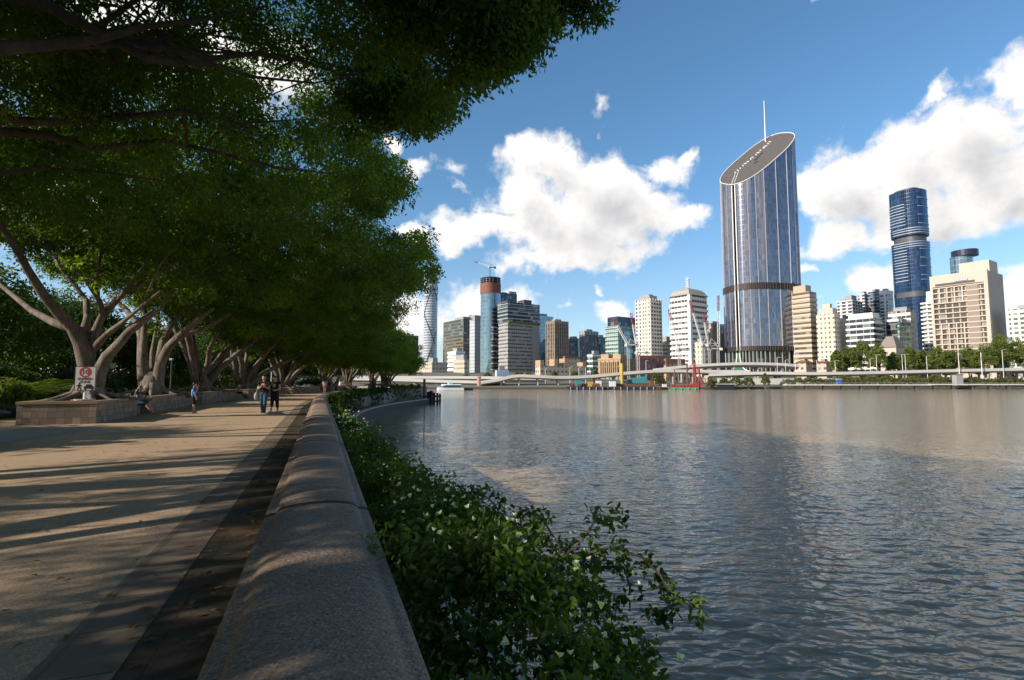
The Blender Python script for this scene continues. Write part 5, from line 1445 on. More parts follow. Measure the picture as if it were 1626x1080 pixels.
# the two trees whose trunks stand out of frame on the left, with limbs reaching over the path
T0 = sl(15, 8.5, .74)
limb0 = px_limbs(T0, [
    ([(-330, 520, 11.4), (-230, 330, 10.6), (-130, 235, 9.9), (0, 192, 9.4), (100, 194, 9.2), (200, 186, 9.2), (290, 176, 9.3), (380, 196, 9.6), (470, 190, 10)], .15),
    ([(-330, 540, 11.4), (-210, 380, 11), (-110, 250, 10.8), (0, 209, 10.4), (75, 214, 10.3), (150, 236, 10.2), (262, 223, 10.2), (360, 246, 10.4), (440, 266, 10.6), (520, 275, 11)], .16),
    ([(-330, 560, 11.4), (-180, 430, 12), (-60, 300, 12.3), (0, 276, 12.2), (60, 268, 12), (150, 272, 12), (250, 286, 12), (330, 306, 12)], .11),
    ([(-340, 540, 11.4), (-450, 300, 12), (-520, 100, 13)], .2)])
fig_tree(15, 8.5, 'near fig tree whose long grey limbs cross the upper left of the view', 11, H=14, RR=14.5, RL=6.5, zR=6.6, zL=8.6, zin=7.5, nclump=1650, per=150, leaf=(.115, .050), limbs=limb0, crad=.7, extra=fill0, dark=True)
T00 = sl(2, 8.6, 0)
limb00 = px_limbs(T00, [
    ([(-2400, 900, 2.2), (-1500, 250, 3.5), (-700, 100, 5), (-180, 92, 6), (0, 76, 6.5), (90, 70, 6.7), (155, 62, 6.8), (230, 42, 7), (330, 30, 7), (420, 10, 7)], .17),
    ([(-2400, 900, 2.2), (-1400, 150, 4), (-600, -60, 5.4), (-100, -40, 6.4), (75, 10, 7.2), (165, 56, 7.4), (250, 76, 7.5), (330, 94, 7.6), (410, 84, 7.8), (480, 96, 8), (560, 125, 8.2)], .15),
    ([(165, 56, 7.4), (230, 92, 7.2), (280, 100, 7.3), (330, 100, 7.4), (400, 122, 7.6), (500, 132, 8), (600, 110, 8.3)], .07),
    ([(-2400, 900, 2.2), (-900, -300, 5), (100, -260, 6), (500, -90, 6.6), (700, -20, 7), (850, 15, 7.2)], .14)])
spray = []
for (x0, y0, x1, y1, n, d, sp) in ((850, -20, 760, 60, 60, 7.2, .35), (800, 30, 790, 95, 36, 7.1, .32), (760, 60, 740, 128, 26, 7.0, .2), (850, -10, 975, 6, 26, 7.3, .12), (740, 0, 850, -60, 60, 7.2, .5), (620, -20, 720, -40, 60, 7.3, .5), (640, 20, 690, 60, 26, 7.6, .3), (825, 40, 820, 90, 18, 7.2, .2)):
    for i in range(n):
        t = random.random(); p = at(x0 + (x1 - x0) * t, y0 + (y1 - y0) * t, d); spray.append((p.x + random.gauss(0, sp), p.y + random.gauss(0, .4), p.z + random.gauss(0, sp * .7)))
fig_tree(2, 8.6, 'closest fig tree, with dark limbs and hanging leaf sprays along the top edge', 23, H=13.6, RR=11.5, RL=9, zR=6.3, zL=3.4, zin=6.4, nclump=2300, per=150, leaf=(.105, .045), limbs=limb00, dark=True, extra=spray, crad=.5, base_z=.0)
# the pale twin-stemmed tree behind the sign
P1 = sl(25.2, 8.5, .74); Y1 = P1.y
def q1(*pp): return [at(px, py, Y1 + dy) for px, py, dy in pp]
limb1 = [(q1((141, 612, 0), (137, 580, 0), (128, 545, -.2), (116, 522, -.4), (95, 500, -.8), (70, 470, -1.3), (45, 430, -1.8), (20, 385, -2.4), (-5, 350, -3)), .34),
         (q1((116, 522, -.4), (85, 512, .3), (50, 493, .9), (0, 452, 1.8), (-60, 410, 3)), .21),
         (q1((128, 545, -.2), (139, 505, .2), (137, 478, .6), (120, 455, 1.0), (95, 425, 1.6), (75, 390, 2.2)), .17),
         (q1((141, 570, .2), (150, 530, .1), (163, 500, 0), (158, 478, -.3), (140, 450, -.8), (112, 415, -1.5)), .20),
         (q1((163, 500, 0), (180, 482, .2), (200, 462, .5), (240, 445, 1), (285, 422, 1.6)), .17),
         (q1((153, 470, .2), (155, 430, .4), (163, 380, .8), (160, 350, 1)), .12),
         (q1((152, 612, 0), (158, 590, 0), (170, 566, -.1), (190, 545, -.4), (207, 524, -.7), (228, 506, -1.1), (258, 488, -1.8)), .30),
         (q1((152, 550, -.1), (170, 530, -.3), (192, 514, -.8), (215, 495, -1.5), (255, 462, -2.3)), .15)]
fig_tree(25.2, 8.5, 'pale twin-stemmed fig tree rising behind the shared zone sign', 31, H=13.8, RR=15.5, RL=8.5, zR=5.6, zL=8.8, zin=7.2, nclump=1700, per=80, leaf=(.17, .078), crad=.62, limbs=limb1, trunk_r=.42, extra=fill1)
P2 = sl(33.6, 8.6, .74); Y2 = P2.y
def q2(*pp):
    c = proj(tuple(P2))[0]; return [at(px - 247 + c, py, Y2 + dy) for px, py, dy in pp]
limb2 = [(q2((242, 640, 0), (236, 612, 0), (233, 570, 0), (232, 535, .2), (226, 515, .6), (205, 490, 1.4), (180, 470, 2.2)), .40),
         (q2((234, 580, 0), (234, 560, 0), (236, 520, 0), (236, 490, .2), (232, 455, .6)), .28),
         (q2((256, 640, 0), (257, 606, 0), (262, 575, 0), (275, 550, -.2), (290, 535, -.6), (310, 518, -1.3), (325, 505, -2), (345, 490, -3)), .36),
         (q2((262, 575, 0), (265, 545, .2), (278, 515, .5), (300, 495, 1), (335, 478, 1.5)), .28),
         (q2((290, 535, -.6), (330, 522, .2), (370, 500, 1), (410, 488, 2)), .16),
         (q2((250, 636, .2), (248, 590, .5), (248, 560, .8), (255, 520, 1.6), (262, 480, 2.6)), .2)]
fig_tree(33.6, 8.6, 'lit pale fig tree standing behind the seated woman, second trunk from the sign', 41, H=13.8, RR=16.5, RL=8.5, zR=4.8, zL=8.8, zin=7.0, nclump=1750, per=70, leaf=(.20, .09), crad=.64, limbs=limb2, trunk_r=.50)
fig_tree(44.5, 8.7, 'dark-trunked fig tree behind the boy in blue', 53, H=13.6, RR=17, RL=8, zR=4.2, zL=8.6, zin=6.9, nclump=1500, per=80, leaf=(.20, .09), trunk_r=.55, extra=fill3)
fig_tree(55.5, 8.8, 'shaded fig tree with a broad trunk left of the walking couple', 61, H=13.4, RR=16.5, RL=8, zR=3.8, zL=8.2, nclump=1400, per=70, leaf=(.23, .10), trunk_r=.55)
mid = fig_tree(67, 8.8, 'fig tree with a dark leaning trunk right behind the walking couple', 71, H=13, RR=14, RL=8, zR=3.4, nclump=1500, per=60, leaf=(.26, .115), trunk_r=.55)
far_labels = ((78, 7.6, 'fig tree with a sunlit upright pale trunk right of the woman in black'), (88, 8.0, 'distant fig tree with a forked sunlit trunk beside the lone white-shirted walker'), (97, 7.8, 'distant fig tree before the bend, left of the far white shirts'), (106, 7.2, 'distant fig tree with leaning sunlit limbs where the wall bends'), (118, 6.8, 'farthest fig tree, whose round crown edges the pale twisted tower'))
for i, (s, l, lab) in enumerate(far_labels):
    fig_tree(s, l, lab, 80 + i * 7, H=12.2 if i < 4 else 11.5, RR=11 - i * .5, RL=7, zR=3.0, nclump=900, per=50, leaf=(.32, .14), trunk_r=.42, twigs=False, crad=.85)


def shrub(name, base, rx, ry, h, label, cat, group, m, seed, n=90, per=60, leaf=(.12, .05), crown='foliage', stems=5, rz=0.0, shape='diamond', z0=.15, sm=None):
    g = np.random.default_rng(seed); rr = random.Random(seed); b = Vector(base)
    root = thing(name, base, label, cat, group)
    a = g.uniform(0, 6.283, n); q = np.sqrt(g.random(n)) * .92; hh = 1 - q ** 2.2 * .65
    z = h * (z0 + (1 - z0) * hh * (1 - np.abs(g.normal(0, .22, n)).clip(0, .9)))
    wv = 1 + .18 * np.sin(3 * a + seed) + .12 * np.sin(7 * a)
    x, y = np.cos(a) * q * rx * wv, np.sin(a) * q * ry * wv; c, s = math.cos(rz), math.sin(rz)
    cs = np.stack([b.x + x * c - y * s, b.y + x * s + y * c, b.z + z], 1)
    rad = min(rx, ry, h) * .24 * g.uniform(.7, 1.3, n)
    leaf_object(crown, *clump_leaves(cs, rad, per, leaf[0], leaf[1], g, .8, .1), m, root, shape)
    mb = MB()
    for k in range(stems):
        t = cs[rr.randrange(n)]; p = Vector(t); mb.tube(bez(b + Vector((rr.uniform(-.2, .2) * rx, rr.uniform(-.2, .2) * ry, -.1)), (b + p) / 2 + Vector((0, 0, h * .1)), p, 4), [.05 * max(1, h / 3), .04 * max(1, h / 3), .03, .02, .012], 5)
    mb.build('trunk' if cat == 'tree' else 'stems', sm or M_bark2, root)
    return root


# garden behind the planters: shrubs first, then taller trees that close the view
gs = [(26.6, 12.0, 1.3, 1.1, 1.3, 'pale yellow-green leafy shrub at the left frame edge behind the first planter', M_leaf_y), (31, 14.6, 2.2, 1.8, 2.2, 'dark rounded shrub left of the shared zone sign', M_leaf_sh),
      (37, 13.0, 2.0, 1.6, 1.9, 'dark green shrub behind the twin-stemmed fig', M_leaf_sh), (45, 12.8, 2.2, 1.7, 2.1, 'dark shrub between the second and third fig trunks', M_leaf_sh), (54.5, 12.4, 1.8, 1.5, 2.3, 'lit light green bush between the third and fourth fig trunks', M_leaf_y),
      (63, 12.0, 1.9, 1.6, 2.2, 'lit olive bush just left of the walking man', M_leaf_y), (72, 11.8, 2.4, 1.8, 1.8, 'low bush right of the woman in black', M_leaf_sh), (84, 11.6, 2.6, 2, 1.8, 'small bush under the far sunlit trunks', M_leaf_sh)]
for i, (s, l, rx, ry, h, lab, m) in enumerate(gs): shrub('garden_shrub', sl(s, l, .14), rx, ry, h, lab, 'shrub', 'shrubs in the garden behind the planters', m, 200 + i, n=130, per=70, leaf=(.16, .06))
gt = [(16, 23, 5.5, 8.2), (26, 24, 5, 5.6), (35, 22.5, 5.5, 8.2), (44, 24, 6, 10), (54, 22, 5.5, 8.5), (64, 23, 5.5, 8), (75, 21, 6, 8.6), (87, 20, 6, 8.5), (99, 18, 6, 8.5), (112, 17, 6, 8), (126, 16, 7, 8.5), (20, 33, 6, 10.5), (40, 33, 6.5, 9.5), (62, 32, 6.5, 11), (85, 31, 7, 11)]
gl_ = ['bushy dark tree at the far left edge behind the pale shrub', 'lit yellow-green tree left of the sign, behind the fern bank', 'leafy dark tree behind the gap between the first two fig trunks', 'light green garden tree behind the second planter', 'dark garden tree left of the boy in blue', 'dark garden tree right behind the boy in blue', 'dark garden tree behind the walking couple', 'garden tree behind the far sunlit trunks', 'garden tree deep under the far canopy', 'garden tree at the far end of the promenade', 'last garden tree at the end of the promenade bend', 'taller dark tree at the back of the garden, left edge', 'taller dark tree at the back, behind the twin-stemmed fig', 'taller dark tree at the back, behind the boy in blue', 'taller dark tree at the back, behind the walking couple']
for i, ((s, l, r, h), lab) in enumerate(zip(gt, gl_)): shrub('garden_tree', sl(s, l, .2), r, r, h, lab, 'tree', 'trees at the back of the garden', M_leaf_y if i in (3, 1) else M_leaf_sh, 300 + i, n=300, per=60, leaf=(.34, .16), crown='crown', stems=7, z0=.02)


for i, (s0, s1, l, lab) in enumerate(((8, 36, 27, 'long dark hedge closing the garden behind the sign and the cycads'), (36, 66, 27, 'long dark hedge closing the garden behind the boy and the couple'), (66, 125, 26, 'long dark hedge closing the garden at the far end of the promenade'))):
    g = np.random.default_rng(700 + i); n = int((s1 - s0) * 22); ss = g.uniform(s0, s1, n); cs = np.array([tuple(sl(a, l + g.normal(0, .9), 4.2 * g.random() ** .7 + .5 * math.sin(a))) for a in ss])
    root = thing('hedge', sl((s0 + s1) / 2, l, .3), lab, 'hedge', 'hedges at the back of the garden')
    leaf_object('foliage', *clump_leaves(cs, .75, 36, .36, .18, g, .9, .1), M_leaf, root)
    mb = MB()
    for a in np.arange(s0 + 1, s1, 2.5): mb.tube([sl(a, l, 0), sl(a, l, 2.6)], [.08, .03], 5)
    mb.build('stems', M_bark2, root)


def fern(base, label, seed, n=34, ln=1.7):
    rr = random.Random(seed); g = np.random.default_rng(seed); root = thing('fern_palm', base, label, 'fern', 'cycads on the garden bank'); b = Vector(base); C = []; A = []; Nn = []; L = []; Wd = []; mb = MB()
    for i in range(n):
        a = i * 2.4; el = rr.uniform(.5, 1.3); l = ln * rr.uniform(.8, 1.15); d = Vector((math.cos(a), math.sin(a), 0)); k = 14
        pts = [b + d * (l * math.cos(el) * t + .25 * l * t * t) + Vector((0, 0, .3 + l * math.sin(el) * t - .55 * l * t * t)) for t in [j / k for j in range(k + 1)]]
        mb.tube(pts, [.018 * (1 - j / (k + 2)) for j in range(k + 1)], 4); side = Vector((-d.y, d.x, 0))
        for j in range(2, k + 1):
            for q in range(2):
                for s in (-1, 1):
                    p = pts[j - 1].lerp(pts[j], q / 2); ll = .30 * math.sin(math.pi * (j + 1) / (k + 4)) + .05; ax = (side * s + (pts[j] - pts[j - 1]).normalized() * .6 + Vector((0, 0, -.15))).normalized()
                    C.append(p + ax * ll / 2); A.append(ax); Nn.append(Vector((0, 0, 1)) - ax * ax.z); L.append(ll); Wd.append(.045)
    C, A, Nn = (np.array([tuple(v) for v in q]) for q in (C, A, Nn)); leaf_object('fronds', C, A, unit(Nn), np.array(L), np.array(Wd), g.random(len(C)), M_leaf_y, root); mb.build('stalks', plain('frond_stalk', (.10, .14, .03), .6) if 'frond_stalk' not in bpy.data.materials else bpy.data.materials['frond_stalk'], root)


fern(sl(30, 12, .2), 'large arching cycad left of the shared zone sign', 1, 44, 2.5)
fern(sl(32, 11.8, .2), 'smaller arching cycad close to the shared zone sign', 2, 36, 2.0)
fern(sl(28, 11.9, .2), 'arching cycad near the left edge beside the pale shrub', 3, 36, 2.0)

# ---------------- bougainvillea along the river side of the wall
def bush_on_wall(s0, s1, label, seed, l_in=-.40, l_out=-1.7, zt=.42, dens=26, per=46, leaf=(.055, .032), flowers=40, arcs=(), shape='oval', bow=.3, m=None, group='bougainvillea bushes along the wall'):
    g = np.random.default_rng(seed); rr = random.Random(seed); c = sl((s0 + s1) / 2, (l_in + l_out) / 2, -1.6)
    root = thing('bougainvillea', c, label, 'shrub', group)
    n = int((s1 - s0) * dens * abs(l_out - l_in)); cs = []; fl = []
    for i in range(n):
        s = g.uniform(s0, s1); u = g.random(); lo = l_out * (1 + .14 * math.sin(s * 2.3 + seed) + .10 * math.sin(s * 5.1)); l = l_in + (lo - l_in) * u
        prof_ = zt + .12 * math.sin(s * 1.9 + seed) + .10 * math.sin(s * 4.3 + 2 * u * 3) + bow * math.sin(u * 3.0) * .5 - 1.15 * max(0, u - .45) ** 1.5
        z = prof_ - abs(g.normal(0, .13)) if g.random() < .75 else g.uniform(-1.4, prof_)
        cs.append(tuple(sl(s, l, z)))
    for (pts) in arcs:
        pts = [at(*p) for p in pts]; k = len(pts)
        for i in range(k - 1):
            m_ = max(2, int((pts[i + 1] - pts[i]).length / .07))
            for j in range(m_): v = pts[i].lerp(pts[i + 1], j / m_); cs.append((v.x + g.normal(0, .025), v.y + g.normal(0, .05), v.z + g.normal(0, .02)))
    cs = np.array(cs); na = sum(1 for _ in cs); rad = np.full(len(cs), .17); 
    if arcs: rad[n:] = .075
    data = clump_leaves(cs[:n], rad[:n] * g.uniform(.7, 1.3, n), per, leaf[0], leaf[1], g, .8, .15)
    if arcs:
        d2 = clump_leaves(cs[n:], rad[n:], 16, leaf[0] * .95, leaf[1], g, .9, .1); data = [np.concatenate([x, y]) for x, y in zip(data, d2)]
    leaf_object('foliage', *data, m or M_bougain, root, shape)
    mb = MB()
    for pts in arcs:
        pts = [at(*p) for p in pts]; mb.tube(pts, [.010 * (1 - .6 * i / len(pts)) for i in range(len(pts))], 5)
    for k in range(int((s1 - s0) * 3)):
        p = Vector(cs[rr.randrange(n)]); b = sl(rr.uniform(s0, s1), rr.uniform(l_in * 1.4, l_out * .6), -1.65); mb.tube(bez(b, (b + p) / 2 + Vector((0, 0, .4)), p, 4), [.022, .018, .014, .010, .006], 5)
    mb.build('stems', M_bark2, root)
    if flowers:   # papery three-bract blossoms, in loose groups
        top = cs[:n][cs[:n, 2] > np.quantile(cs[:n, 2], .55)]; seeds = top[g.integers(0, len(top), max(3, flowers // 4))]
        flowers = int(flowers * 1.1)
        fc = seeds[g.integers(0, len(seeds), flowers)] + g.normal(0, .16, (flowers, 3)) * np.array([1, 1, .45]) + np.array([0, 0, .10])
        side_ = np.array([(Vector(p) - fr(s0)[0] if False else (Vector(p) - fr((s0 + s1) / 2)[0])).dot(fr((s0 + s1) / 2)[1]) for p in fc]); fc = fc[side_ < -.46]; flowers = len(fc)
        C = np.repeat(fc, 3, 0); ang = g.uniform(0, 6.28, flowers).repeat(3) + np.tile([0, 2.09, 4.19], flowers); up = np.repeat(unit(g.normal(0, .5, (flowers, 3)) + np.array([0, -.25, .8])), 3, 0)
        t1 = unit(np.cross(up, np.array([.3, .9, .1]))); t2 = np.cross(up, t1); rad_ = t1 * np.cos(ang)[:, None] + t2 * np.sin(ang)[:, None]
        A = unit(rad_ * .75 + up * .75); Nn = unit(up - A * (up * A).sum(1, keepdims=True)); sz = np.repeat(g.uniform(.015, .027, flowers), 3) * (1.0 if shape == 'oval' else 1.7)
        leaf_object('blossoms', C + A * sz[:, None] * .5, A, Nn, sz * 1.25, sz * 1.0, g.random(len(C)), M_bract, root, 'oval')
    return root


bush_on_wall(1.35, 3.3, 'nearest bougainvillea at the bottom of the frame, dotted with big white papery flowers', 1, l_out=-1.55, zt=.34, per=60, dens=110, flowers=110, leaf=(.05, .03))
bush_on_wall(3.3, 5.6, 'bougainvillea with long arching shoots reaching out over the river', 2, l_out=-1.62, zt=.33, per=54, dens=80, flowers=70, leaf=(.052, .031), arcs=[
    [(690, 800, 4.4), (720, 786, 4.3), (760, 780, 4.2), (785, 800, 4.1), (800, 830, 4.0), (830, 850, 3.9)], [(800, 850, 3.9), (840, 812, 3.9), (865, 830, 3.8), (890, 870, 3.7), (905, 890, 3.6)],
    [(880, 900, 3.6), (930, 850, 3.6), (950, 818, 3.6), (975, 822, 3.6), (995, 836, 3.6)], [(900, 890, 3.5), (970, 868, 3.5), (1020, 885, 3.45), (1050, 915, 3.4), (1062, 940, 3.4), (1110, 962, 3.3)], [(1035, 978, 3.3), (1060, 965, 3.3), (1085, 955, 3.3), (1118, 960, 3.3)],
    [(860, 870, 3.7), (850, 840, 3.8), (838, 815, 3.85)], [(930, 900, 3.5), (990, 900, 3.5), (1000, 930, 3.4), (1000, 970, 3.3)]])
bush_on_wall(5.6, 9.0, 'thick bougainvillea with sunlit tips beside the first cope joint', 3, l_out=-1.50, zt=.24, per=46, dens=48, flowers=70, leaf=(.06, .036))
bush_on_wall(9.0, 14.0, 'bougainvillea with scattered white flowers past the first cope joint', 4, l_out=-1.35, zt=.15, per=40, dens=24, flowers=110, leaf=(.075, .045))
bush_on_wall(14.0, 21.0, 'dense green bougainvillea in the middle of the straight wall', 5, l_out=-1.35, zt=.08, per=34, dens=17, flowers=120, leaf=(.10, .06), shape='diamond')
bush_on_wall(21, 30, 'bougainvillea strip where the tide ledge first comes into view', 6, l_out=-1.2, zt=-.02, per=30, dens=12, flowers=90, leaf=(.13, .075), shape='diamond')
for i, (s0, s1, zt, lab) in enumerate(((33, 37, .2, 'yellowish bush at the start of the wall bend'), (39, 42.5, .25, 'first hanging clump on the pale bend of the wall'), (44, 49, .15, 'second hanging clump on the pale bend of the wall'), (51, 57, .3, 'middle hanging shrub on the bend of the wall'), (59, 68, .3, 'long hanging shrub on the far bend of the wall'), (70, 80, .45, 'taller shrub near the dark mooring piles on the wall'), (82, 98, .7, 'last dark shrub mass on the wall beside the mooring piles'))):
    bush_on_wall(s0, s1, lab, 20 + i, l_out=-1.25, zt=zt, per=34, dens=16, flowers=0, leaf=(.18, .10), shape='diamond', m=M_leaf_y if i % 2 == 0 else M_leaf_sh)

# ---------------- fallen leaves
g = np.random.default_rng(77); n = 1500; ss = g.uniform(.5, 40, n); ll = np.where(g.random(n) < .55, .38 + np.abs(g.normal(0, .35, n)), g.uniform(.4, 7.2, n)); C = np.array([tuple(sl(a, b, .016)) for a, b in zip(ss, ll)]); an = g.uniform(0, 6.28, n); A = np.stack([np.cos(an), np.sin(an), g.normal(0, .05, n)], 1); Nn = np.tile([0, 0, 1.], (n, 1))
fl_ = thing('fallen_leaves', (0, 0, 0), 'scattered dry fallen leaves on the promenade and along the wall base', 'leaf litter'); fl_['kind'] = 'stuff'
lf = leaf_object('dry_leaves', C, unit(A), Nn, g.uniform(.05, .10, n), g.uniform(.025, .045, n), g.random(n), foliage('dry_leaf', (.10, .055, .02), (.26, .17, .06), .05), fl_); lf['kind'] = 'stuff'
# ---------------- far bank planting
pk = [(1330, 556, 9, 'leftmost small olive tree of the far park'), (1348, 551, 12, 'second tree of the far park, by the grey-brown block'), (1372, 541, 17, 'broad bright green tree below the banded office'), (1396, 544, 12, 'tree touching the left of the pyramid-roofed hall'), (1445, 552, 13, 'tree right of the pyramid-roofed hall'), (1466, 556, 13, 'dark tree below the black glass box'), (1490, 552, 15, 'tree below the stepped balcony block'), (1512, 556, 13, 'tree at the left foot of the large hotel'), (1540, 551, 15, 'wide tree before the hotel podium'), (1566, 547, 15, 'tree at the right foot of the large hotel'), (1590, 532, 18, 'tallest dark tree at the right edge'), (1614, 536, 18, 'dark tree cut by the right frame edge'), (1640, 540, 18, 'tree just past the right frame edge'), (1420, 560, 10, 'low tree in front of the pyramid-roofed hall')]
for i, (px, top, wd, lab) in enumerate(pk):
    Y = 322 + (i % 3) * 5; p = at(px, 598, Y); zt = at(px, top, Y).z; r = wd * Y / F * 1.15
    shrub('park_tree', (p.x, Y, .6), r, r, zt - .6, lab, 'tree', 'park trees on the far bank', M_leaf_far, 400 + i, n=150, per=40, leaf=(.85, .5), crown='crown', z0=.12)
rrx = 0
mg = [(1150, 600, 8, 'left low mangrove bush beside the moored boat'), (1168, 597, 10, 'mangrove bush below the flared white feet of the slanted tower'), (1188, 599, 10, 'middle mangrove bush of the clump below the slanted tower'), (1216, 592, 6, 'thin sparse mangrove tree right of the clump'), (1129, 602, 8, 'small mangrove bush right beside the red crane'), (1046, 590, 7, 'olive tree between the two ramps'), (1055, 594, 7, 'small olive bush right of the teal machine'), (1340, 596, 14, 'olive scrub behind the jetty kiosk'), (1385, 597, 14, 'olive scrub below the pyramid-roofed hall'), (1410, 596, 10, 'yellowish scrub behind the middle of the jetty'), (1450, 597, 14, 'scrub behind the close pair of posts'), (1485, 595, 12, 'scrub left of the jetty hut'), (1545, 598, 12, 'scrub right of the jetty hut'), (1600, 598, 14, 'low scrub at the right frame edge')]
sx = 1252
while sx < 1650:
    rr_ = random.Random(sx); mg.append((sx, 599 + rr_.random() * 4, 9 + rr_.random() * 6, None)); sx += 13 + int(rr_.random() * 8)
for i, (px, top, wd, lab) in enumerate(mg):
    Y = 281 if px < 1240 else 287; p = at(px, 606, Y); zb = WATER_Z - .3 if px < 1240 else .2; zt = at(px, top, Y).z; r = wd * Y / F * 1.1
    if px in (1046, 1055): Y = 288; zb = WATER_Z
    if lab is None: Y = 285.5; p = at(px, 606, Y); zb = -1.5; zt = at(px, top, Y).z; lab = None
    shrub('mangrove', (p.x, Y, zb), r, 2.2, zt - zb, lab or 'low olive scrub in the row along the bank behind the long jetty', 'shrub', 'mangroves and scrub along the far bank' if lab else 'low scrub row behind the jetty', M_leaf_olive, 500 + i, n=90, per=30, leaf=(.55, .3), z0=.05)
lt = [(824, 590, 9, 'green street tree at the foot of the two-part office block'), (840, 592, 8, 'yellow-green street tree below the two-part office block'), (775, 592, 8, 'low trees below the unfinished skyscraper'), (740, 594, 7, 'small dark tree below the grey slab tower'), (880, 590, 7, 'tree in front of the cream terrace'), (912, 590, 9, 'green tree at the right end of the cream terrace'), (945, 588, 7, 'tree left of the columned sandstone hall')]
for i, (px, top, wd, lab) in enumerate(lt):
    Y = 338; p = at(px, 598, Y); zt = at(px, top, Y).z; r = wd * Y / F
    shrub('street_tree', (p.x, Y, 0), r, r, zt, lab, 'tree', 'street trees below the city towers', M_leaf_far, 600 + i, n=90, per=40, leaf=(.8, .5), crown='crown', z0=.1)
# ================================================================== SIGN, POSTS, PILES, PEOPLE
M_skin = plain('skin', (.50, .27, .18), .5, var=.06); M_hair_b = plain('black_hair', (.015, .011, .010), .5); M_hair_r = plain('auburn_hair', (.16, .045, .018), .45, var=.2, scale=20)
M_black = plain('black_cloth', (.010, .010, .012), .9); M_blue = plain('bright_blue_cloth', (.012, .10, .42), .8, var=.12, scale=6); M_jean = plain('denim', (.035, .075, .13), .85, var=.25, scale=12)
M_dkblue = plain('navy_pattern_cloth', (.02, .04, .10), .85, var=.45, scale=25); M_shirtw = plain('white_cloth', (.62, .60, .57), .85); M_lime = plain('green_bag', (.16, .40, .02), .7); M_cyan = plain('pale_blue_cloth', (.15, .50, .62), .7); M_shoe = plain('shoe', (.03, .03, .035), .6); M_khaki = plain('khaki_cloth', (.22, .17, .11), .85)
M_signw = plain('sign_white', (.62, .60, .56), .5, var=.08); M_ink = plain('sign_black', (.012, .012, .013), .5); M_sred = plain('sign_red', (.48, .03, .03), .5); M_bagg = plain('grey_bag', (.40, .38, .36), .8)


def text_obj(body, size, M, m, parent, name='lettering', ext=.004, align='CENTER'):
    cu = bpy.data.curves.new('t', 'FONT'); cu.body = body; cu.size = size; cu.extrude = ext; cu.align_x = align; cu.align_y = 'CENTER'
    o = bpy.data.objects.new('t', cu); col.objects.link(o); bpy.context.view_layer.update()
    me = bpy.data.meshes.new_from_object(o.evaluated_get(bpy.context.evaluated_depsgraph_get())); bpy.data.objects.remove(o); bpy.data.curves.remove(cu)
    T = Matrix.Translation(-ORG[parent.name]) @ M; me.transform(T); me.materials.clear(); me.materials.append(m); me.name = name
    q = bpy.data.objects.new(name, me); col.objects.link(q); q.parent = parent; ORG[q.name] = ORG[parent.name]; return q


def poly_obj(polys, M, m, parent, name, th=.004):
    mb = MB()
    for p in polys:
        a = [M @ Vector((x, y, 0)) for x, y in p]; b = [M @ Vector((x, y, th)) for x, y in p]; n = len(p)
        mb.face(b); mb.face(a[::-1])
        for i in range(n): mb.face([a[i], a[(i + 1) % n], b[(i + 1) % n], b[i]])
    return mb.build(name, m, parent)


# shared zone sign on the planter's edge
Ys = 19.3; sc0 = at(135.5, 601, Ys); sb = Vector((sc0.x, sc0.y, .78)); fwdv = Vector((-sc0.x, -sc0.y, 0)).normalized()   # faces the viewer's path
fwdv = Vector((math.sin(R(14)), -math.cos(R(14)), 0)); rt = Vector((0, 0, 1)).cross(fwdv).normalized(); up = Vector((0, 0, 1))
sg = thing('road_sign', sb, 'white speed 10 shared zone sign with red ring standing on the planter edge', 'sign')
w_, h_ = 29 / F * Ys, 38 / F * Ys
def SM(o=0.0): return Matrix(((rt.x, up.x, fwdv.x, sc0.x + fwdv.x * o), (rt.y, up.y, fwdv.y, sc0.y + fwdv.y * o), (rt.z, up.z, fwdv.z, sc0.z + fwdv.z * o), (0, 0, 0, 1)))
poly_obj([[(-w_ / 2, -h_ / 2), (w_ / 2, -h_ / 2), (w_ / 2, h_ / 2), (-w_ / 2, h_ / 2)]], SM(0), M_signw, sg, 'sign_panel', .02); sgr = sg; sg = bpy.data.objects['sign_panel']
t_ = .016
poly_obj([[(-w_ / 2, h_ / 2 - t_), (w_ / 2, h_ / 2 - t_), (w_ / 2, h_ / 2), (-w_ / 2, h_ / 2)], [(-w_ / 2, -h_ / 2), (w_ / 2, -h_ / 2), (w_ / 2, -h_ / 2 + t_), (-w_ / 2, -h_ / 2 + t_)], [(-w_ / 2, -h_ / 2 + t_), (-w_ / 2 + t_, -h_ / 2 + t_), (-w_ / 2 + t_, h_ / 2 - t_), (-w_ / 2, h_ / 2 - t_)], [(w_ / 2 - t_, -h_ / 2 + t_), (w_ / 2, -h_ / 2 + t_), (w_ / 2, h_ / 2 - t_), (w_ / 2 - t_, h_ / 2 - t_)]], SM(.0205), M_ink, sg, 'border')
rc_ = .255 * w_; cyy = h_ * .26; arcs_ = []
for k in range(28):
    a, b = 6.2832 * k / 28, 6.2832 * (k + 1) / 28; arcs_.append([(rc_ * .78 * math.cos(a), cyy + rc_ * .78 * math.sin(a)), (rc_ * 1.12 * math.cos(a), cyy + rc_ * 1.12 * math.sin(a)), (rc_ * 1.12 * math.cos(b), cyy + rc_ * 1.12 * math.sin(b)), (rc_ * .78 * math.cos(b), cyy + rc_ * .78 * math.sin(b))])
poly_obj(arcs_, SM(.0205), M_sred, sg, 'red_ring')
text_obj('10', .24, SM(.022) @ Matrix.Translation((0, cyy, 0)), M_ink, sg, 'numerals')
text_obj('SHARED', .125, SM(.022) @ Matrix.Translation((0, -.02 * h_, 0)), M_ink, sg); text_obj('ZONE', .125, SM(.022) @ Matrix.Translation((0, -.15 * h_, 0)), M_ink, sg)
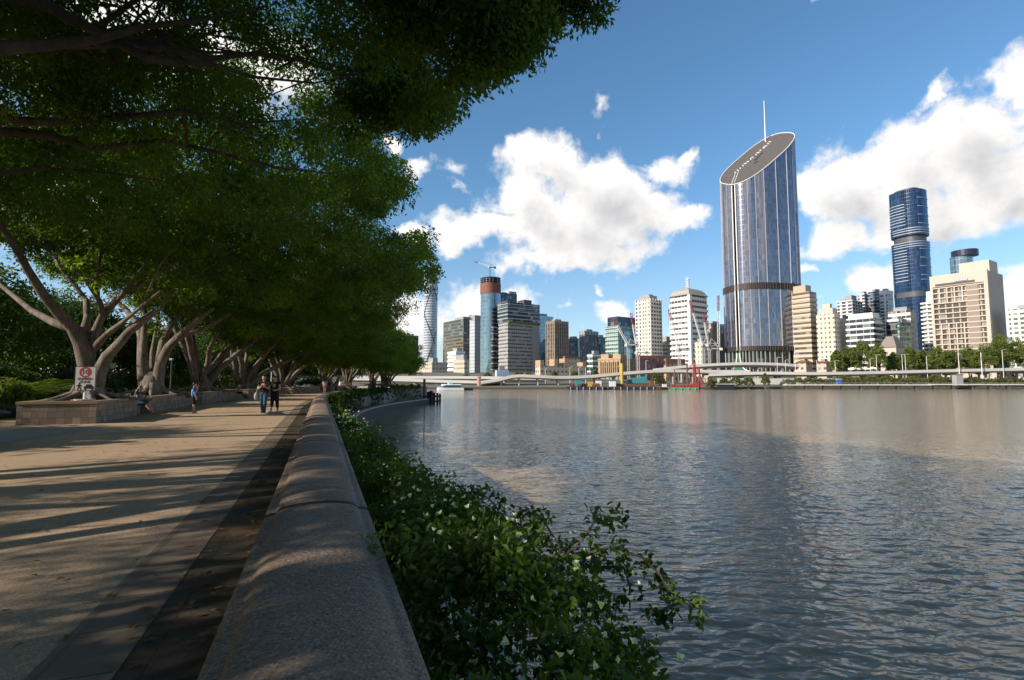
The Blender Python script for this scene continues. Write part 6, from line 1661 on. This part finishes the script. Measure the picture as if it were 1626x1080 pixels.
px0, py0 = -.25 * w_, -.34 * h_
poly_obj([[(px0 + x * .1, py0 + y * .1) for x, y in q] for q in ([(-.25, .9), (.25, .9), (.25, 1.35), (-.25, 1.35)], [(-.3, .0), (.3, .0), (.32, .8), (-.32, .8)], [(-.7, -1.2), (-.4, -1.2), (.05, 0), (-.3, 0)], [(.4, -1.2), (.75, -1.2), (.3, 0), (-.05, 0)], [(.3, .5), (.75, -.05), (.85, .1), (.35, .75)], [(-.85, .1), (-.75, -.05), (-.3, .5), (-.35, .75)])], SM(.0205), M_ink, sg, 'walker_symbol')
px0, py0 = .20 * w_, -.35 * h_
poly_obj([[(px0 + x * .15, py0 + y * .15) for x, y in q] for q in ([(-1, -.45), (1, -.45), (1, .1), (-1, .1)], [(-.75, .1), (.75, .1), (.5, .62), (-.5, .62)], [(-.9, -.75), (-.55, -.75), (-.55, -.45), (-.9, -.45)], [(.55, -.75), (.9, -.75), (.9, -.45), (.55, -.45)])], SM(.0205), M_ink, sg, 'car_symbol')
mb = MB(); q = sb - fwdv * .05; mb.tube([(q.x, q.y, .80), (q.x, q.y, sc0.z - h_ * .3)], .055, 10); mb.build('post', M_white, sgr)
mb = MB(); mb.tube([(q.x, q.y, .78), (q.x, q.y, .82)], .32, 16); mb.build('base_plate', M_conc, sgr)

for (px, top, bot, z, r, lab, hd) in ((174, 578, 632, .4, .045, 'slim garden post with a small cream plaque right of the first fig tree', True), (270, 572, 630, .4, .05, 'slim grey garden post right of the seated woman', False), (430, 583, 628, .3, .07, 'pale lamp pole directly behind the woman in black', False)):
    Yp = 31 if px < 200 else (36 if px < 300 else 60); p = at(px, bot, Yp); root = thing('garden_post', (p.x, p.y, .1), lab, 'post'); zt_ = at(px, top, Yp).z
    mb = MB(); mb.tube([(p.x, p.y, -.1), (p.x, p.y, zt_)], [r, r * .8], 8); mb.build('pole', M_dgrey if px < 400 else M_white, root)
    mb = MB(); mb.box((p.x + (.12 if hd else 0), p.y - .05, zt_ - (.1 if hd else -.06)), (.26, .05, .3) if hd else (.18, .18, .14)); mb.build('plaque' if hd else 'cap', M_cream, root)

# posts in the river
p = atz(673, 697, WATER_Z); zt_ = at(673, 641, p.y).z; mb = MB(); mb.tube([(p.x, p.y, WATER_Z - 1), (p.x, p.y, zt_)], [.028, .022], 8); mb.ball((p.x, p.y, zt_), .04, 8, 6)
tag(mb.build('reflection_pole', M_dgrey, loc=(p.x, p.y, WATER_Z)), 'thin dark pole added in the near river for the reflection of the tall pile', 'pole')  # pole added in place of the tall pile's dark reflection streak
M_timber = plain('weathered_timber', (.16, .11, .075), .85, var=.4, scale=3); M_tdark = plain('tarred_timber', (.022, .020, .020), .8, var=.4, scale=3)
for (px, top, Y, r, m, lab) in ((673.5, 603, 96, .22, M_timber, 'tallest brown timber pile at the tip of the seawall'), (680, 623, 97, .26, M_tdark, 'first short tarred pile right of the tall brown pile'), (684.5, 621, 96, .30, M_tdark, 'thickest tarred pile in the mooring cluster'), (689, 624, 98, .24, M_tdark, 'pale-capped tarred pile in the middle of the mooring cluster'), (694.5, 625, 99, .20, M_tdark, 'thin tarred pile second from the right end of the cluster'), (698.5, 626, 100, .18, M_tdark, 'outermost thin tarred pile of the mooring cluster')):
    p = at(px, 640, Y); z = at(px, top, Y).z; root = thing('mooring_pile', (p.x, Y, WATER_Z), lab, 'pile', 'timber mooring piles at the seawall tip')
    mb = MB(); mb.tube([(p.x, Y, WATER_Z - 1), (p.x, Y, z)], [r * 1.05, r], 10); mb.build('pile_shaft', m, root); mb = MB(); mb.tube([(p.x, Y, z), (p.x, Y, z + .12)], [r * 1.1, r * .8], 10); mb.build('pile_cap', M_conc if px in (684.5, 689) else M_tdark, root)
a, b = at(672, 634, 95.5), at(700, 634, 98); mb = MB(); mb.beam((a.x, a.y, -1.2), (b.x, b.y, -1.2), .25, .3); mb.beam((a.x, a.y, -2.1), (b.x, b.y, -2.1), .25, .3); tag(mb.build('mooring_rail', M_tdark, loc=a), 'pair of dark horizontal timbers joining the mooring piles', 'railing')
p = atz(551, 621, 0); root = thing('litter_bin', p, 'brown square bin enclosure near the far white shirts', 'bin'); mb = MB(); mb.box((p.x, p.y, .6), (1.1, 1.1, 1.2)); mb.build('bin_body', M_khaki, root); mb = MB(); mb.box((p.x, p.y, 1.24), (1.3, 1.3, .08)); mb.build('bin_roof', M_timber, root)


# ---- people
def remesh(mb, voxel, name, m, parent, smooth_it=4):
    me = bpy.data.meshes.new(name); me.from_pydata([tuple(Vector(v) - ORG[parent.name]) for v in mb.v], [], mb.f); o = bpy.data.objects.new(name, me); col.objects.link(o)
    r = o.modifiers.new('r', 'REMESH'); r.mode = 'VOXEL'; r.voxel_size = voxel
    s = o.modifiers.new('s', 'SMOOTH'); s.iterations = smooth_it; s.factor = .5
    bpy.context.view_layer.update(); dg = bpy.context.evaluated_depsgraph_get(); me2 = bpy.data.meshes.new_from_object(o.evaluated_get(dg))
    bpy.data.objects.remove(o); bpy.data.meshes.remove(me); me2.name = name; me2.materials.clear(); me2.materials.append(m); me2.polygons.foreach_set('use_smooth', [True] * len(me2.polygons))
    q = bpy.data.objects.new(name, me2); col.objects.link(q); q.parent = parent; ORG[q.name] = ORG[parent.name]; return q


def cap_(mb, a, ra, b, rb, n=12):
    a, b = Vector(a), Vector(b); d = (b - a); L = d.length; d = d / max(L, 1e-6); k = [-.9, -.6, 0]
    pts = [a - d * ra * .95, a - d * ra * .6, a, b, b + d * rb * .6, b + d * rb * .95]; rad = [ra * .28, ra * .8, ra, rb, rb * .8, rb * .28]; mb.tube(pts, rad, n)


def person(base, H, yaw, label, group, J, hair, shirt, legs, sleeve=.45, leg_to=1.0, vox=.012, skirt=False, shoes=M_shoe, hairm=M_hair_b, longhair=False, female=False):
    """J: joints in the person's own frame (x to their left-hand side, y ahead, z up), metres at height 1"""
    root = thing('person', base, label, 'person', group); c, s = math.cos(yaw), math.sin(yaw); B = Vector(base)
    def T(p): x, y, z = p[0] * H, p[1] * H, p[2] * H; return B + Vector((x * c - y * s, x * s + y * c, z))
    def seg(mb, p, r, q, t): cap_(mb, T(p), r * H, T(q), t * H)
    g = {k: Vector(v) for k, v in J.items()}
    pel, ch, nk, hd = g['pelvis'], g['chest'], g['neck'], g['head']; f = g.get('face', Vector((0, 1, 0))).normalized()
    b = MB(); wS = .098 if female else .112; wH = .075
    def ball(mb, p, r):  # ellipsoid aligned with the person's yaw
        n0 = len(mb.v); mb.ball((0, 0, 0), r, 14, 10)
        for i in range(n0, len(mb.v)): v = mb.v[i]; mb.v[i] = tuple(T(Vector(p) + Vector(v)))
    seg(b, pel, .072, ch, .080); seg(b, nk - Vector((0, 0, .03)), .034, hd - Vector((0, 0, .03)), .032)
    ball(b, hd, (.043, .054, .064)); ball(b, hd + f * .012 - Vector((0, 0, .030)), (.034, .042, .038)); seg(b, hd + f * .050 + Vector((0, 0, .004)), .006, hd + f * .060 - Vector((0, 0, .012)), .009)
    side = Vector((f.y, -f.x, 0))
    for e in (-1, 1): ball(b, hd + side * .045 * e - Vector((0, 0, .002)), (.008, .012, .018))
    sh = MB(); tr = MB(); so = MB()
    for e, n in ((1, 'L'), (-1, 'R')):
        S_, E_, W_ = g['sho' + n], g['elb' + n], g['wri' + n]
        seg(b, S_, .033, E_, .026); seg(b, E_, .026, W_, .017); d = (W_ - E_).normalized(); hd_ = g.get('hand' + n, d).normalized(); pal = W_ + hd_ * .028; seg(b, W_, .015, pal + hd_ * .012, .019)
        cr = hd_.cross(Vector((.3, .2, .9))).normalized(); cu = hd_.cross(cr).normalized() * (-1 if hd_.cross(cr).y > 0 else 1)
        for k in range(4):
            r0 = pal + hd_ * .022 + cr * (.0165 - .011 * k); ln = (.022, .026, .024, .018)[k]; m1 = r0 + hd_ * ln * .8 + cu * .003; seg(b, r0, .0056, m1, .0052); seg(b, m1, .0052, m1 + hd_ * ln * .55 + cu * ln * .5, .0044)
        t0 = pal - hd_ * .008 + cr * .019; seg(b, t0, .0065, t0 + cr * .016 + hd_ * .014, .006); seg(b, t0 + cr * .016 + hd_ * .014, .006, t0 + cr * .017 + hd_ * .032, .005)
        el = S_.lerp(E_, min(1, sleeve / .45)); seg(sh, S_ - Vector((0, 0, .002)), .046, S_.lerp(E_, min(1, sleeve)), .040)
        h, k_, a = g['hip' + n], g['kne' + n], g['ank' + n]; seg(b, h, .054, k_, .036); seg(b, k_.lerp(a, .02), .035, k_.lerp(a, .3), .038); seg(b, k_.lerp(a, .3), .036, a, .021)
        toe = a + Vector((0, .105, -.022)) if 'toe' + n not in g else g['toe' + n]; seg(b, a - Vector((0, .012, .012)), .020, toe, .015)
        seg(so, a - Vector((0, .020, .016)), .026, toe + Vector((0, .006, 0)), .021)
        if not skirt:
            seg(tr, h, .066, k_.lerp(h, .15), .050)
            if leg_to > .5: seg(tr, k_.lerp(h, .15), .050, k_.lerp(a, min(1, leg_to) - .02 if leg_to < 1 else .96), .036)
    seg(tr, pel + Vector((wH * .55, 0, .0)), .066, pel - Vector((wH * .55, 0, .0)), .066); seg(tr, pel, .075, pel + Vector((0, 0, .05)), .074)
    if skirt:
        for n in 'LR': seg(tr, g['hip' + n], .078, g['kne' + n].lerp(g['hip' + n], .1), .060)
        seg(tr, (g['hipL'] + g['hipR']) / 2, .075, (g['kneL'] + g['kneR']) / 2, .058)
    sL, sR = g['shoL'], g['shoR']; seg(sh, sL * .8 + sR * .2 - Vector((0, 0, .012)), .046, sR * .8 + sL * .2 - Vector((0, 0, .012)), .046)
    for e in (-.5, .5):
        v = (sL - sR) * e; seg(sh, ch + v * .62 - Vector((0, 0, .01)), .066, pel + v * .52 + Vector((0, 0, .035)), .064 if not female else .058)
    seg(sh, ch, .078, pel + Vector((0, .004, .03)), .076)
    remesh(b, vox * .85, 'body', M_skin, root, 2); remesh(sh, vox, 'shirt' if not skirt else 'dress_top', shirt, root); remesh(tr, vox, 'trousers' if not skirt else 'skirt', legs, root)
    if shoes is not None: remesh(so, vox, 'shoes', shoes, root)
    hr = MB(); ball(hr, hd + Vector((0, 0, .014)) - f * .010, (.050, .058, .062)); 
    if longhair:
        seg(hr, hd - f * .03, .046, nk - f * .055 - Vector((0, 0, .02)), .042); seg(hr, nk - f * .055, .044, ch - f * .075, .030)
    # open the face: keep only what lies behind and above the brow
    keep = MB(); idx = {}
    ho = remesh(hr, vox, 'hair', hairm, root, 2)
    me = ho.data; bm_ = __import__('bmesh').new(); bm_.from_mesh(me); hc = T(hd) - ORG[root.name]; fw = (T(hd + f) - T(hd)).normalized()
    dl_ = [v for v in bm_.verts if (v.co - hc).dot(fw) > .018 * H and v.co.z - hc.z < .030 * H]; __import__('bmesh').ops.delete(bm_, geom=dl_, context='VERTS'); bm_.to_mesh(me); bm_.free()
    return root, T


def pose(walk=0.0, armL=None, armR=None, female=False, headdown=0.0, swing=.05):
    sw = .105 if female else .122
    J = dict(pelvis=(0, 0, .53), chest=(0, .0, .72), neck=(0, .0, .845), head=(0, .016 + headdown * .02, .925), face=(0, 1, 0),
             shoL=(-sw, 0, .805), shoR=(sw, 0, .805), hipL=(-.048, 0, .515), hipR=(.048, 0, .515),
             kneL=(-.052, walk * .55 + .012, .285), kneR=(.052, -walk * .25 + .012, .285), ankL=(-.05, walk, .042), ankR=(.05, -walk, .042 + abs(walk) * .25),
             elbL=(-sw - .025, -swing, .635), wriL=(-sw - .03, -swing + .03, .50), elbR=(sw + .025, swing * .4 - .02, .635), wriR=(sw + .03, swing + .03, .50))
    if walk: J['toeR'] = (.05, -walk + .09, .022); J['toeL'] = (-.05, walk + .105, .030)
    if armL: J['elbL'], J['wriL'], J['handL'] = armL
    if armR: J['elbR'], J['wriR'], J['handR'] = armR
    return J


grp = 'people on the promenade'
YP = 24.7
face_cam = math.pi   # ahead (y) turned towards the viewer
# people's x axis: after a half turn their x+ lies on the viewer's left
bm_p = atz(418, 656, 0)
r_, T_ = person(bm_p, 1.76, face_cam + R(8), 'man in black T-shirt and blue jeans walking towards us, both hands raised to a phone', grp, pose(.085, ((-.13, .03, .64), (-.035, .135, .69), (.5, .5, .5)), ((.13, .03, .64), (.035, .135, .69), (-.5, .5, .5)), headdown=1), True, M_black, M_jean, .42)
mb = MB(); q = T_((0, .165, .70)); mb.box(q, (.08, .012, .15), rz=face_cam); tag(mb.build('phone', M_ink, loc=q), 'dark phone held by the man in the black T-shirt', 'phone')
mb = MB(); q = T_((.185, -.01, .44)); mb.ball(q, (.10, .15, .19), 12, 8); q2_ = T_((.10, 0, .82)); mb.tube([q + Vector((0, 0, .17)), (q + q2_) / 2 + Vector((-.05, 0, .05)), q2_], .014, 6); tag(mb.build('shoulder_bag', M_bagg, loc=q), 'grey shoulder bag hanging at the side of the man in jeans', 'bag')
mb = MB(); q = T_((0, .083, .70)); mb.box(q, (.15, .012, .10), rz=face_cam); sh_ = mb.build('chest_print', plain('ochre_print', (.42, .20, .04), .8), r_)
bw = atz(435.5, 655.5, 0)
person(bw, 1.73, face_cam - R(6), 'woman in black top and black cropped trousers walking beside the man in jeans', grp, pose(-.08, ((-.135, .0, .64), (-.05, .10, .60), (.6, .6, .2)), None, True, 1), True, M_black, M_black, .15, leg_to=.55, female=True, shoes=M_shirtw)
bb = atz(306.5, 656.5, 0)
person(bb, 1.42, R(-60) - math.pi / 2 * 0, 'boy in a bright blue T-shirt and dark shorts standing with one hand at his face', grp, pose(.0, ((-.12, .06, .67), (-.04, .10, .85), (.2, .3, .9)), ((.15, .02, .63), (.14, .07, .50), (0, .3, -1))), True, M_blue, M_black, .5, leg_to=.1, shoes=None)
# seated woman on the bench, turned towards the river
sw_p = sl(27.9, 7.62, 0); right_v = -fr(27.9)[1]; yaw_r = math.atan2(right_v.y, right_v.x) - math.pi / 2
Jw = dict(pelvis=(0, .0, .325), chest=(0, .035, .50), neck=(0, .06, .615), head=(0, .09, .695), face=(0, 1, -.15), shoL=(-.10, .05, .585), shoR=(.10, .05, .585), hipL=(-.05, .02, .315), hipR=(.05, .02, .315), kneL=(-.055, .25, .315), kneR=(.055, .25, .30),
          ankL=(-.05, .40, .05), ankR=(.05, .44, .045), toeL=(-.05, .50, .022), toeR=(.05, .545, .03), elbL=(-.135, .09, .43), wriL=(-.05, .20, .47), handL=(.4, .7, .3), elbR=(.135, .09, .43), wriR=(.05, .20, .47), handR=(-.4, .7, .3))
r_, T_ = person(sw_p, 1.66, yaw_r - R(12), 'seated woman with long auburn hair and navy dress, looking at her phone', grp, Jw, True, M_dkblue, M_dkblue, .3, skirt=True, hairm=M_hair_r, longhair=True, female=True, shoes=None)
mb = MB(); q = T_((0, .245, .50)); mb.box(q, (.07, .012, .14), rz=yaw_r); tag(mb.build('phone', M_ink, loc=q), 'small dark phone held by the seated woman', 'phone')
q = sl(27.15, 7.72, .45); mb = MB(); mb.ball(q + Vector((0, 0, .17)), (.27, .2, .18), 14, 9); root = thing('tote_bag', q, 'lime green bag on the bench beside the seated woman', 'bag'); mb.build('bag_body', M_lime, root, smooth='all'); mb = MB(); mb.tube([q + Vector((-.12, 0, .3)), q + Vector((-.08, 0, .47)), q + Vector((.08, 0, .47)), q + Vector((.12, 0, .3))], .014, 6); mb.build('strap', M_lime, root)
q = sl(27.45, 7.5, .47); mb = MB(); mb.ball(q + Vector((0, 0, .10)), (.13, .10, .09), 12, 8); tag(mb.build('folded_cloth', M_cyan, loc=q, smooth='all'), 'pale blue folded cloth between the green bag and the seated woman', 'cloth')
# someone resting on the third bench, and strollers far along the path
s3 = sl(50.0, 7.62, 0); r3_ = -fr(50.0)[1]; person(s3, 1.6, math.atan2(r3_.y, r3_.x) - math.pi / 2, 'dark-clothed person sitting on the shady bench left of the walking man', grp, Jw, True, M_redbrown, M_black, .5, vox=.025, hairm=M_hair_b)
for (px, py, H, yaw, sm, lm, lab, j) in ((515.5, 624.5, 1.72, 0.2, M_shirtw, M_khaki, 'distant walker in a pale shirt and khaki shorts left of the far group', pose(.06)), (539.5, 623, 1.7, 2.2, M_shirtw, M_black, 'distant person in a white shirt beside the brown bin', pose(.03)), (534, 622.5, 1.62, 1.0, M_black, M_black, 'distant person in black beside the white-shirted person', pose(.0)),
                                        (594, 619.5, 1.7, 3.0, M_black, M_jean, 'far dark-clothed stroller beyond the brown bin', pose(.06)), (607, 619, 1.7, .5, M_blue, M_jean, 'far stroller in a blue shirt near the wall bend', pose(.06)), (623, 618.4, 1.7, 2.8, M_shirtw, M_khaki, 'farthest stroller in white near the mooring piles', pose(.05))):
    p = atz(px, py, 0); person(p, H, yaw, lab, grp, j, True, sm, lm, .45, vox=.03)
